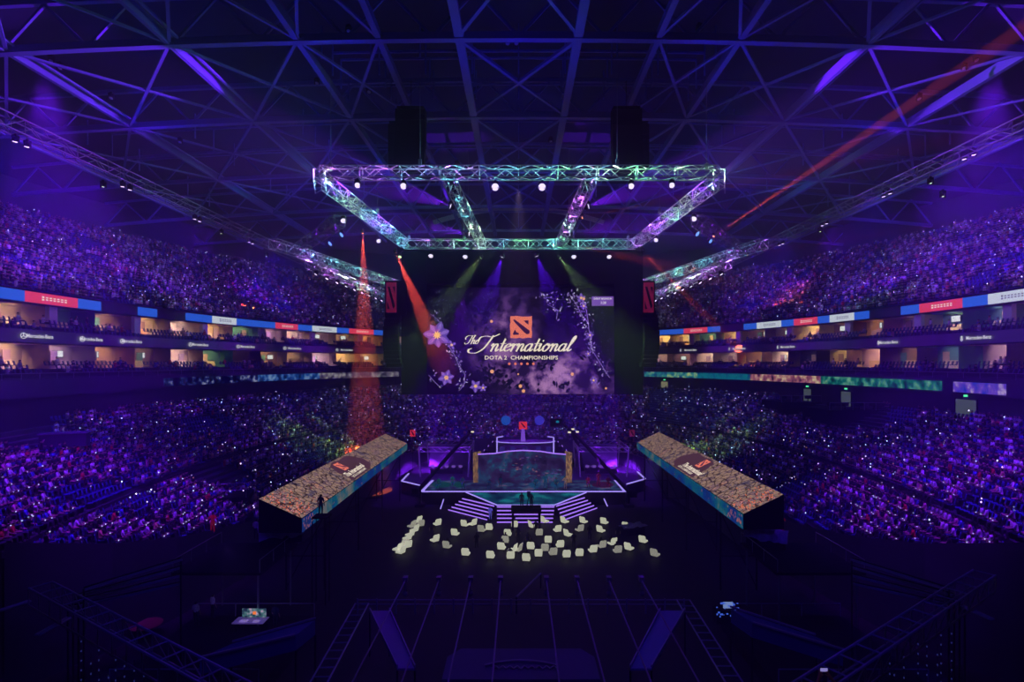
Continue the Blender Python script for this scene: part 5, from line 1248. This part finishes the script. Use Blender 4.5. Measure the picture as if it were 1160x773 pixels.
for px, py, s, nm in ((717, 597, 1, 'right'),):
    p = PZ(px, py, .8); t = thing('covered_console', 'desk draped with crumpled bluish plastic at the right end of the lounge chairs', 'desk', (p.x, p.y, 0)); b = MB(); b.box((0, 0, .4), (2.6, 1.2, .8), .5); b.build('desk', M['black'], t)
    b = MB(); rm = random.Random(2); n = 8; Z = [[.86 + rm.uniform(-.06, .22) for _ in range(n + 1)] for _ in range(n + 1)]
    c_, s_ = math.cos(.5), math.sin(.5)
    for i in range(n):
        for j in range(n):
            def q(i, j): x, y = (-1.6 + 3.2 * i / n), (-.8 + 1.6 * j / n); return (x * c_ - y * s_, x * s_ + y * c_, Z[i][j])
            b.quad(q(i, j), q(i + 1, j), q(i + 1, j + 1), q(i, j + 1))
    b.build('plastic_sheet', mat('plastic_sheet', (.45, .42, .6), .3, noise=.4, nscale=4), t)

# ------------------------------------------------------------------ near edge of the lower stands: crew, signs, draped desks
def crumple(px, py, z, w_, d_, rz, label, seed, tilt=0):
    p = PZ(px, py, z); t = thing('covered_console', label, 'desk', (p.x, p.y, z - 1), rz); b = MB(); b.box((0, 0, .45), (w_ * .9, d_ * .8, .9)); b.build('desk', M['black'], t); b = MB(); rm = random.Random(seed); n = 10
    Z = [[1.0 + rm.uniform(-.1, .25) for _ in range(n + 1)] for _ in range(n + 1)]; q = lambda i, j: (-w_ / 2 + w_ * i / n, -d_ / 2 + d_ * j / n, Z[i][j] - (.45 if j == 0 else 0))
    for i in range(n):
        for j in range(n): b.quad(q(i, j), q(i + 1, j), q(i + 1, j + 1), q(i, j + 1))
    b.build('plastic_sheet', mat('crumpled_sheet_%d' % seed, (.5, .42, .62), .25, noise=.5, nscale=3), t)
# platform slabs that carry the crew at the ends of the video boxes
for s, nm in ((-1, 'left'), (1, 'right')):
    t = thing('crew_platform', 'dark scaffold platform at the near end of the %s video box' % nm, 'platform', (s * 21.6, 42.3, 0)); b = MB(); b.box((0, 0, 4.9), (6.4, 6.5, .2)); b.build('deck', M['black'], t)
    for x in (-2.8, 2.8):
        for y in (-2.8, 2.8): b = MB(); b.tube((x, y, 0), (x, y, 4.8), .08, 6); b.build('leg', M['alu_d'], t)
    b = MB()
    for x in (-3.1, 3.1): b.tube((x, -3.2, 5.9), (x, 3.2, 5.9), .03, 5); [b.tube((x, y, 5), (x, y, 5.9), .03, 5) for y in (-3.2, -1, 1, 3.2)]
    b.build('guard_rail', M['alu_d'], t)
crumple(318, 600, 6.2, 3.4, 2.2, .5, 'desk under crumpled lilac plastic below the near end of the left video box', 3)
crumple(868, 603, 6.2, 3.2, 2.2, -.5, 'desk under crumpled blue lilac plastic below the near end of the right video box', 6)
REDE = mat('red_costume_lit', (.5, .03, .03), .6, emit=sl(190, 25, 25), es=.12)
def at_z(px, z_foot, py_foot): return PZ(px, py_foot, z_foot)
for px, pf, z, pose, sh, lb, rd in [(290, 612, 5.0, 'stand', 'white', 'person in a white shirt seen from behind near the left video box end', 0), (299.5, 606, 5.0, 'stand', 'red', 'person in glowing red standing beside a white shirt at the left video box end', 1), (241, 604, 5.4, 'stand_arms', 'red', 'person in glowing red standing in the stand edge left of the white shirt', 1),
                                 (885, 606, 5.0, 'stand_arms', 'red', 'person in glowing red standing at the near end of the right video box', 1), (222, 709, 1.0, 'stand', 'white', 'person in a pale shirt standing at lower left, left one of a pair', 0), (241, 700, 1.0, 'stand', 'white', 'person in a pale shirt standing at lower left, right one of a pair', 0),
                                 (362, 585, 6.4, 'stand', 'black', 'dark figure silhouetted against the side of the left video box', 0), (312, 712, .8, 'stand', 'dark blue', 'person in blue beside the lit monitor desk at lower left', 0)]:
    p = PZ(px, pf, z)
    if px == 362: p = Vector((P(362, 0, 45.5).x + .1, 45.5, P(0, 584, 45.5).z))
    person(p, PI if rd else R.uniform(-.6, .2), pose, lb, shirt=sh, cols={'shirt': REDE, 'trousers': REDE} if rd else None, scale=1)
    if px == 362:
        t = thing('camera_tower', 'slim black camera tower beside the left video box', 'camera tower', (p.x, p.y, 0)); b = MB(); b.box((0, 0, p.z - .08), (1.4, 1.2, .15)); b.build('deck', M['black'], t); b = MB()
        for x in (-.55, .55):
            for y in (-.45, .45): b.tube((x, y, 0), (x, y, p.z - .15), .05, 5)
        b.build('scaffold_frame', M['black'], t)
# video boxes' neighbours: audience cut-offs, black technical platforms in the right stand
for (px0, px1, pyt, pyb, Y, lb) in [(938, 1003, 452, 484, 72, 'wide black technical platform high in the right lower stand'), (884, 940, 446, 470, 84, 'narrower black technical platform behind the wide one in the right lower stand')]:
    a, c = P(px0, pyb, Y), P(px1, pyt, Y); t = thing('technical_platform', lb, 'platform', ((a.x + c.x) / 2, Y, a.z)); b = MB(); w_ = c.x - a.x; h_ = (c.z - a.z); b.box((0, 3, h_ * .3), (w_, 7, h_ * .6)); b.build('black_skirt', M['drape'], t)
    b = MB()
    for k in range(6): x = -w_ / 2 + w_ * k / 5; b.tube((x, -.4, h_ * .6), (x, -.4, h_ * .6 + 1), .04, 5)
    b.tube((-w_ / 2, -.4, h_ * .6 + 1), (w_ / 2, -.4, h_ * .6 + 1), .04, 5); b.build('rail', M['alu_d'], t)
    b = MB()
    for k in range(4): b.box((-w_ / 2 + w_ * (k + .5) / 4, 1, h_ * .6 + .7), (.8, .4, .5)); b.box((-w_ / 2 + w_ * (k + .5) / 4, 1, h_ * .6 + .25), (.1, .1, .5))
    b.build('equipment_case', M['black'], t)
# pit opening in the left stand
t = thing('stair_opening', 'dark sunken stair opening with a rail in the left lower stand', 'stair opening', (0, 0, 0)); q = P(250, 535, 55); zc = zlow(q.x, q.y); t.location = (q.x, q.y, zc); b = MB(); b.box((0, 0, .25), (5.6, 3.4, .5), .3); b.build('black_floor', M['drape'], t); b = MB()
for x, y, x2, y2 in ((-2.6, -1.7, 2.6, -1.7), (-2.6, 1.7, 2.6, 1.7), (2.6, -1.7, 2.6, 1.7)):
    c_, s_ = math.cos(.3), math.sin(.3); f = lambda a, e, z: (a * c_ - e * s_, a * s_ + e * c_, z); b.tube(f(x, y, 1.2), f(x2, y2, 1.2), .04, 5); b.tube(f(x, y, .4), f(x, y, 1.2), .04, 5); b.tube(f(x2, y2, .4), f(x2, y2, 1.2), .04, 5)
b.build('rail', M['alu_d'], t)
q = P(30, 480, 51); t = thing('pale_parapet', 'pale concrete parapet block at the left edge of the lower stand', 'parapet', (q.x + 3.6, q.y, 12.2), .4); b = MB(); b.box((0, 0, .6), (3.5, 1.2, 1.2)); b.build('block', M['concrete'], t); b = MB(); b.box((0, 0, 1.25), (3.7, 1.4, .12)); b.build('capping', M['fascia'], t)

# ------------------------------------------------------------------ foreground rigging
FGM = mat('foreground_steel', (.35, .33, .5), .5, .2)
def ladder(label, p, q, w_, n, name='guard_truss', cat='truss', drop=.9):
    p = Vector(p); q = Vector(q); m_ = (p + q) / 2; t = thing(name, label, cat, m_); d = (q - p).normalized(); s_ = Vector((-d.y, d.x, 0)).normalized() * w_ / 2
    for sg in (-1, 1): b = MB(); b.tube(p - m_ + s_ * sg, q - m_ + s_ * sg, .06, 6); b.build('chord', FGM, t)
    if drop:
        b = MB(); b.tube(p - m_ + s_ + Vector((0, 0, -drop)), q - m_ + s_ + Vector((0, 0, -drop)), .05, 6); b.tube(p - m_ - s_ + Vector((0, 0, -drop)), q - m_ - s_ + Vector((0, 0, -drop)), .05, 6); b.build('lower_chord', FGM, t)
    b = MB()
    for k in range(n + 1):
        c = (p - m_).lerp(q - m_, k / n); b.tube(c - s_, c + s_, .04, 5)
        if drop: b.tube(c + s_, c + s_ + Vector((0, 0, -drop)), .035, 5); b.tube(c - s_, c - s_ + Vector((0, 0, -drop)), .035, 5); c2 = (p - m_).lerp(q - m_, min(1, (k + 1) / n)); b.tube(c + s_, c2 + s_ + Vector((0, 0, -drop)), .03, 5)
    b.build('rungs', FGM, t); return t
ladder('long dim guard truss slanting down from the left edge of the foreground', PZ(46, 663, 8), PZ(285, 790, 8), 1.0, 14)
ladder('long dim guard truss slanting down from the right edge of the foreground', PZ(1115, 649, 8), PZ(900, 790, 8), 1.0, 14)
ladder('short rail stub below the left guard truss', PZ(42, 720, 7), PZ(78, 700, 7), .2, 3, drop=0); ladder('thin rail reaching the left photo edge below the stand', PZ(0, 692, 7), PZ(34, 681, 7), .2, 3, drop=0)
ladder('thin rail crossing below the right guard truss', PZ(1090, 687, 7), PZ(1124, 702, 7), .2, 3, drop=0)
ladder('ladder-like truss running toward the camera at the left of the centre foreground', PZ(410, 684, 2.5), PZ(352, 790, 2.5), .95, 12, drop=0); ladder('ladder-like truss running toward the camera at the right of the centre foreground', PZ(774, 680, 2.5), PZ(842, 790, 2.5), .95, 12, drop=0)
o8 = ['first', 'second', 'third', 'fourth', 'fifth', 'sixth', 'seventh', 'eighth']
for i, px in enumerate((459, 497, 533, 567, 619, 654, 690, 727)):
    e = PZ(px, 658, 9.5); t = thing('rigging_boom', 'thin boom with a small lamp head near the barrier, %s from the left' % o8[i], 'boom', e); b = MB(); b.tube((0, 0, 0), (0, -10.5, 0), .035, 6); b.build('pole', mat('boom_grey_%d' % i, (.3, .28, .4), .5), t)
    b = MB(); b.box((0, .1, .05), (.22, .3, .22)); b.tube((0, 0, -.1), (0, 0, -.6), .03, 5); b.build('lamp_head', M['alu_d'], t); b = MB(); b.lathe([(0, -.75), (.1, -.72), (.13, -.6), (.09, -.5)], 8); b.build('hanging_shade', M['alu_d'], t)
b = MB(); q0, q1 = PZ(405, 680, 1.1), PZ(775, 680, 1.1); t = thing('crowd_barrier', 'long low barrier with evenly spaced posts crossing the dark floor', 'barrier', ((q0.x + q1.x) / 2, q0.y, 0)); hw = (q1.x - q0.x) / 2
b.tube((-hw, 0, 1.1), (hw, 0, 1.1), .05, 6); b.tube((-hw, 0, .75), (hw, 0, .75), .04, 6); b.build('rail', FGM, t)
for k in range(18): b = MB(); x = -hw + 2 * hw * k / 17; b.box((x, 0, .6), (.1, .08, 1.2)); b.build('post', FGM, t)
for s, nm, pts in ((-1, 'left', (419, 441, 470, 450)), (1, 'right', (776, 748, 714, 738))):
    a, b2 = PZ(pts[0], 694, 3), PZ(pts[1], 694, 3); c2, d2 = PZ(pts[2], 760, 3), PZ(pts[3], 760, 3); m_ = (a + c2) / 2; m_.z = 0
    t = thing('ramp_panel', 'sloping violet ramp panel at the %s of the centre foreground' % nm, 'ramp', m_); b = MB(); up = Vector((0, 0, .12)); b.hexa([v - m_ for v in (a, b2, c2, d2)] + [v - m_ + up for v in (a, b2, c2, d2)]); b.build('panel', mat('ramp_violet_' + nm, (.3, .2, .5) if s < 0 else (.16, .18, .5), .6), t)
    b = MB(); b.bar(a - m_ + up * 2, d2 - m_ + up * 2, .08, .16); b.bar(b2 - m_ + up * 2, c2 - m_ + up * 2, .08, .16); b.build('edge_rail', FGM, t)
    b = MB()
    for v in (a, b2, c2, d2): q = v - m_; b = MB(); b.tube(q, (q.x, q.y, 0), .06, 5); b.build('support_leg', M['black'], t)
# centre front canopy
a = PZ(511, 750, 3.2); t = thing('desk_canopy', 'dark violet canopy top with cut corners at the bottom centre of the foreground', 'canopy', (P(590, 0, 31).x, 31, 0)); hw = 4.2; yb_ = PZ(590, 735, 3.2).y - 31; yf = PZ(590, 770, 3.2).y - 31
top = [(-hw, yf), (hw, yf), (hw, yb_ - .9), (hw - .7, yb_), (-hw + .7, yb_), (-hw, yb_ - .9)]; b = MB(); b.poly([(x, y, 3.2) for x, y in top]); b.poly([(x, y, 3.0) for x, y in top][::-1])
for (x, y), (x2, y2) in zip(top, top[1:] + top[:1]): b.quad((x, y, 3.0), (x2, y2, 3.0), (x2, y2, 3.2), (x, y, 3.2))
b.build('roof_sheet', mat('canopy_violet', (.13, .1, .26), .7), t); b = MB()
for k in range(12): u0, u1 = -1 + 2 * k / 12, -1 + 2 * (k + 1) / 12; b.bar((u0 * 2.0, yf + 1.2 + .5 * (1 - u0 * u0), 3.26), (u1 * 2.0, yf + 1.2 + .5 * (1 - u1 * u1), 3.26), .12)
for k in range(9): x = -1.6 + k * .4; b.bar((x, yf + .9, 3.25), (x + .2, yf + 1.2, 3.25), .07); b.bar((x + .2, yf + 1.2, 3.25), (x + .4, yf + .9, 3.25), .07)
b.build('arched_trim', FGM, t)
for x in (-hw + .2, hw - .2):
    for y in (yf + .2, yb_ - 1): b = MB(); b.tube((x, y, 0), (x, y, 3), .06, 6); b.build('leg', M['black'], t)
t = thing('lattice_bar', 'thin slanting boom lying beyond the barrier near the centre', 'boom', PZ(585, 677, 1.3)); b = MB(); d = PZ(608, 650, 1.3) - PZ(580, 677, 1.3); b.tube((0, 0, 0), d, .09, 6); b.build('tube', FGM, t); b = MB(); b.tube((0, 0, 0), (0, 0, -1.3), .06, 6); b.tube(d, (d.x, d.y, -1.3), .06, 6); b.build('stand', M['black'], t)
# long blue draped desks with rails on both sides
for s, nm, q in ((-1, 'left', [(226, 746), (262, 730), (357, 703), (335, 720)]), (1, 'right', [(955, 737), (925, 722), (828, 690), (852, 706)])):
    W_ = [PZ(x, y, 4) for x, y in q]; m_ = sum(W_, Vector()) / 4; m_.z = 0; t = thing('draped_desk', 'long desk covered with dark blue cloth on the %s side of the foreground' % nm, 'desk', m_); b = MB()
    b.hexa([Vector((v.x, v.y, 3.1)) - m_ for v in W_] + [v - m_ for v in W_]); b.build('blue_cloth', mat('cloth_blue_' + nm, (.05, .07, .34), .6), t); b = MB(); b.bar(W_[0] - m_ + Vector((0, -.15, .1)), W_[3] - m_ + Vector((0, -.15, .1)), .14, .1); b.bar(W_[1] - m_ + Vector((0, .1, .1)), W_[2] - m_ + Vector((0, .1, .1)), .1, .1); b.build('edge_rail', FGM, t)
    b = MB()
    for v in W_: r_ = v - m_; b = MB(); b.tube((r_.x, r_.y, 3.1), (r_.x, r_.y, 0), .07, 6); b.build('leg', M['black'], t)
    # a low platform the crew stands on
    cx_ = s * 19.5; b = MB(); b.box((0, 0, .5), (9, 9, 1)); b.v = b.v; t = thing('floor_platform', 'low dark technical platform on the %s of the foreground floor' % nm, 'platform', (s * 19.7, 36.6, 0)); b.build('deck', M['black'], t); b = MB()
    for y in (-4.4, 4.4): b.tube((-4.4, y, 1.95), (4.4, y, 1.95), .04, 5); [b.tube((x, y, 1), (x, y, 1.95), .04, 5) for x in (-4.4, -1.5, 1.5, 4.4)]
    b.build('guard_rail', FGM, t)
# lit monitor desk
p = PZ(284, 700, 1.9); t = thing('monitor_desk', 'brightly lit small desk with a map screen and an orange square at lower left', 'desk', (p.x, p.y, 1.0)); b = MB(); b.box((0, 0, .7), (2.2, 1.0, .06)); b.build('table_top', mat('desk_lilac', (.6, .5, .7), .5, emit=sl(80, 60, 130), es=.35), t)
for x in (-1, 1): b = MB(); b.box((x, 0, .35), (.08, .8, .7)); b.build('leg', M['black'], t)
b = MB(); b.box((.1, .3, 1.1), (1.7, .06, .6)); b.build('monitor', led_mat('map_video', [(.4, sl(30, 40, 70)), (.52, sl(70, 110, 120)), (.65, sl(190, 150, 190))], nscale=3, s=1), t); b = MB(); b.box((.15, .24, 1.12), (.22, .05, .2)); b.build('orange_square', emat('orange_sq', sl(245, 120, 60), 1), t)
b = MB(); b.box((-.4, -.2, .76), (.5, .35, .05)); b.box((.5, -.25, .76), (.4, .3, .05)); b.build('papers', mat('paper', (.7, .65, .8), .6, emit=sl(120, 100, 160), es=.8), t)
p = PZ(822, 686, 2.2); t = thing('equipment_rack', 'small blue-lit equipment cluster with a pale screen at the right of the foreground', 'equipment', (p.x, p.y, 1.0)); b = MB(); b.box((0, 0, .5), (1.6, .8, 1.0)); b.build('case', M['black'], t); b = MB(); rm = random.Random(5)
for _ in range(26): x, z = rm.uniform(-.8, .8), rm.uniform(.5, 1.6); b.box((x, -.45, z), (rm.uniform(.05, .2), .05, rm.uniform(.03, .12)))
b.build('status_lights', emat('rack_blue', sl(60, 90, 210), 1), t); b = MB(); b.box((.1, -.2, 1.3), (.7, .05, .45)); b.build('screen', emat('rack_screen', sl(110, 130, 190), 1), t)
t = thing('backdrop_patch', 'dull reddish spot-lit floor mat behind the left guard truss', 'mat', PZ(165, 707, 1.05)); b = MB(); b.lathe([(0, .02), (1.0, .02), (1.1, -.02)], 16); b.build('mat_sheet', mat('red_mat', (.2, .06, .05), .8), t)
# hanging strings of faint lights
for s, nm, xs in ((-1, 'left', [(92, 727), (103, 752), (112, 737), (123, 768), (131, 748), (141, 755), (152, 760), (163, 766)]), (1, 'right', [(1066, 720), (1078, 708), (1050, 722), (1040, 730), (1062, 742), (1024, 745), (1008, 752), (1013, 765)])):
    for i, (px, py) in enumerate(xs):
        q = PZ(px, py, 5.5); t = thing('light_string', 'thin vertical string of faint blue lights, %s side of the foreground' % nm, 'string lights', q, group='faint light strings on the %s of the foreground' % nm); b = MB(); b.tube((0, 0, .5), (0, 0, -5), .015, 4); b.build('wire', M['black'], t); b = MB()
        for k in range(7): b.box((0, 0, -.5 * k), (.045, .045, .09))
        b.build('bulbs', emat('string_blue', sl(28, 32, 90), 1) if 'sb_' not in M else M['sb_'], t)
# dim cable ramps and stand rows below the near crowd
for s, nm in ((-1, 'left'), (1, 'right')):
    for i in range(4):
        a = PZ((95 if s < 0 else 1075) - s * -6 * i, 668 + i * 7, 7.6 - i * .6); c = PZ((205 if s < 0 else 965), 634 + i * 9, 7.6 - i * .6)
        t = thing('cable_tray', 'low slanted cable tray beneath the near %s crowd, %s from the top' % (nm, o8[i]), 'cable tray', (a + c) / 2); m_ = (a + c) / 2; b = MB(); b.bar(a - m_, c - m_, .3, .12); b.build('tray', FGM, t)
        for e_ in (a, c): b = MB(); q = e_ - m_; b.tube(q, (q.x, q.y, -m_.z), .05, 5); b.build('leg', M['black'], t); b = MB(); b.bar(a - m_ + Vector((0, 0, .1)), c - m_ + Vector((0, 0, .1)), .06, .06); b.build('cable', M['black'], t)
# spectator's arms holding up a phone at the bottom edge
hp = P(932.5, 757.5, 11); sc_ = 1.0; z0 = hp.z - 1.97
person((hp.x, 10.65, z0), 0, 'stand_phone', 'person at the bottom edge of the photo raising both bare arms to hold a phone', shirt='dark blue')
b = MB(); t = thing('phone', 'small phone with a pale screen held up between two raised hands at the bottom edge', 'phone', (hp.x, 10.98, z0 + 1.955)); b.box((0, 0, 0), (.16, .012, .08)); b.build('case', M['black'], t); b = MB(); b.box((0, -.008, 0), (.145, .004, .068)); b.build('screen', emat('phone_screen', sl(130, 120, 190), 1), t)
b = MB(); b.box((hp.x, 10.2, z0 - .25), (3.2, 1.8, .5)); b.box((hp.x, 10.2, z0 / 2 - .25), (3.0, 1.6, z0 - .5)); struct('near_stand_step', b, M['concrete_d'])

# ------------------------------------------------------------------ haze and house lighting
hm = bpy.data.materials.new('stage_haze'); hm.use_nodes = True; nt = hm.node_tree; nt.nodes.clear()
o = nt.nodes.new('ShaderNodeOutputMaterial'); s = nt.nodes.new('ShaderNodeVolumeScatter'); s.inputs['Density'].default_value = .0036; s.inputs['Color'].default_value = (.7, .45, 1, 1); nt.links.new(s.outputs[0], o.inputs['Volume'])
b = MB(); b.box((0, 80, 31.9), (184, 190, 64.2)); tag(b.build('haze', hm), 'thin stage haze filling the whole hall', 'haze', kind='stuff')
LK = 1.0
# added blue uplight on the roof, set at ring and catwalk height without fittings
for x, y, z in [(-17, 50, 38.6), (0, 50, 38.6), (17, 50, 38.6), (-17, 78, 38.6), (0, 79, 38.6), (17, 78, 38.6)]:
    spot((x, y, z), (x * 1.5, y + (-8 if y < 60 else 6), 60), 1.15, (.006, .001, 1), 1300, .5, .8, 'roof_wash_light')
for s in (-1, 1):
    for y in (35, 60, 85, 105): spot((s * 41, y, 41), (s * 34, y, 60), 1.1, (.006, .001, 1), 1000, .5, .8, 'roof_wash_light')
spot((0, 34, 40), (0, 36, 50), 1.2, (.012, .002, 1), 420, .5, .8, 'roof_wash_light')
# violet wash of the upper stands and blue wash of the lower stands
for s in (-1, 1):
    for k, y in enumerate((42, 60, 80, 100)):
        e = (6500, 8000, 6000, 5000)[k]
        spot((s * 44.5, y, 38.6), (s * (66 if y < 90 else 52), y + 12, 35), .75, (.17, .006, 1), e * 2.1, .4, .8, 'stand_wash_light')
        spot((s * 38, y - 2, 39), (s * (38 if y < 90 else 32), y + 1, 9), .62, (.05, .004, 1), (17000, 10000, 7000, 7000)[k], .4, .8, 'stand_wash_light')
    spot((s * 26, 30, 36), (s * 36, 45, 6), .42, (.2, .01, 1), 62000, .4, .8, 'stand_wash_light')
spot((0, 89, 36), (0, 128, 8), .8, (.12, .01, 1), 30000, .4, .8, 'stand_wash_light')
for s in (-1, 1):               # violet wash on suite fronts and pillars
    for y in (45, 65, 85, 103): spot((s * 30, y, 30), (s * (52 if y < 90 else 44), y + 4, 22.5), .55, (.3, .02, 1), 5200, .3, .8, 'fascia_wash_light')
# neutral fill added over the lounge chairs, no fixture on the truss carries it
spot((0, 51, 36.2), (0, 64, .4), .3, (1, 1, .84), 6000, .2, .6, 'audience_key_light')
# small lamps clamped inside the trusses that make them glow
G_ = (.25, 1, .45); T_ = (.15, .65, .9); V_ = (.55, .12, 1); W_ = (.65, 1, .7)
tl = [(-16.5, 50, V_), (-13, 50, V_), (-9, 50, V_), (-5.5, 50, T_), (-1.5, 50, T_), (3, 50, T_), (7.5, 50, G_), (11.5, 50, W_), (15.5, 50, W_), (-18.3, 55, W_), (-18, 61, T_), (-17.4, 68, T_), (-16.9, 75, T_), (18.7, 55, W_), (18.3, 60.5, G_), (17.8, 67, V_), (17.3, 74.5, V_),
      (-14, 80, V_), (-10, 80, V_), (-4, 80, G_), (1, 80, T_), (5, 80, G_), (9, 80, T_), (14, 80, T_), (-6.3, 56, T_), (-5.8, 66, W_), (-5.3, 75, W_), (6.6, 56, V_), (6.2, 64, V_), (5.9, 74, G_), (-18.8, 51.5, G_), (19, 51.5, V_)]
for x, y, c in tl:
    dx, dy = (1, 0) if y in (50, 80) else (0, 1)
    for k in (-1.1, 1.1): o = Vector((x + dx * k * 1.2, y + dy * k * 1.2, ZR + .1)); spot(o, o + Vector((dx, dy, 0)) * (1 if k > 0 else -1), .42, c, 2100 if y < 79 else 3600, .1, .8, 'truss_light')
for s in (-1, 1):
    for i, c in enumerate((V_, T_, T_, G_, V_)): u = (i + .5) / 5; [spot((s * (33 - 8.8 * u), 73.5 + 35.5 * u, 35.9), (s * (33 - 8.8 * (u + g)), 73.5 + 35.5 * (u + g), 35.9), .4, c, 3000, .1, .8, 'truss_light') for g in (-.1, .1)]
    for i, c in enumerate((V_, V_, W_, V_, T_)): u = (i + .5) / 5; [spot((s * (26.2 - u), 68.6 + 35 * u, 32.4), (s * (26.2 - u - g), 68.6 + 35 * (u + g), 32.4), .4, c, 2600, .1, .8, 'truss_light') for g in (-.1, .1)]
    for y in range(36, 116, 8): point((s * 42.4, y, 38.6), 9, (.3, .03, 1), .15, 'truss_light')
# violet light over the stage and riser
spot((ro.x, 92, 22), (ro.x, 100, 3), .4, PU, 40000, .3, .6, 'stage_wash_light'); spot((-8, 79, 30), (-12, 90, 2), .35, PU, 30000, .3, .6, 'stage_wash_light'); spot((9, 79, 30), (12, 90, 2), .35, PU, 36000, .3, .6, 'stage_wash_light')
for x, c in ((-11, (.1, .9, .5)), (3.2, (.1, .6, .9)), (12, (.9, .1, .2))): spot((x, 72, 12), (x, 80, 2.3), .22, c, 700, .2, .6, 'stage_spot_light')
point((P(640, 0, 76).x, 76.2, 4.5), 30, (1, .7, .5), .3, 'stage_spot_light')
spot((3, 4, 24), (hp.x, 10.9, z0 + 1.8), .3, (.8, .12, .7), 60, .1, .6, 'aisle_light')  # fill added to show the raised arms, no lamp hangs here
spot((-16, 30, 10), (-20, 41, 2), .3, (.3, .2, 1), 500, .2, .6, 'desk_light')  # fill added for the pale-shirted crew, not a lamp on the desk
# faint blue wash added over the foreground, without any lamp there
for s in (-1, 1): spot((s * 8, 18, 24), (s * 16, 34, 3), .6, (.03, .012, 1), 2000, .5, .8, 'foreground_wash_light')
spot((0, 16, 24), (0, 32, 2), .5, (.12, .02, 1), 1100, .5, .8, 'foreground_wash_light')
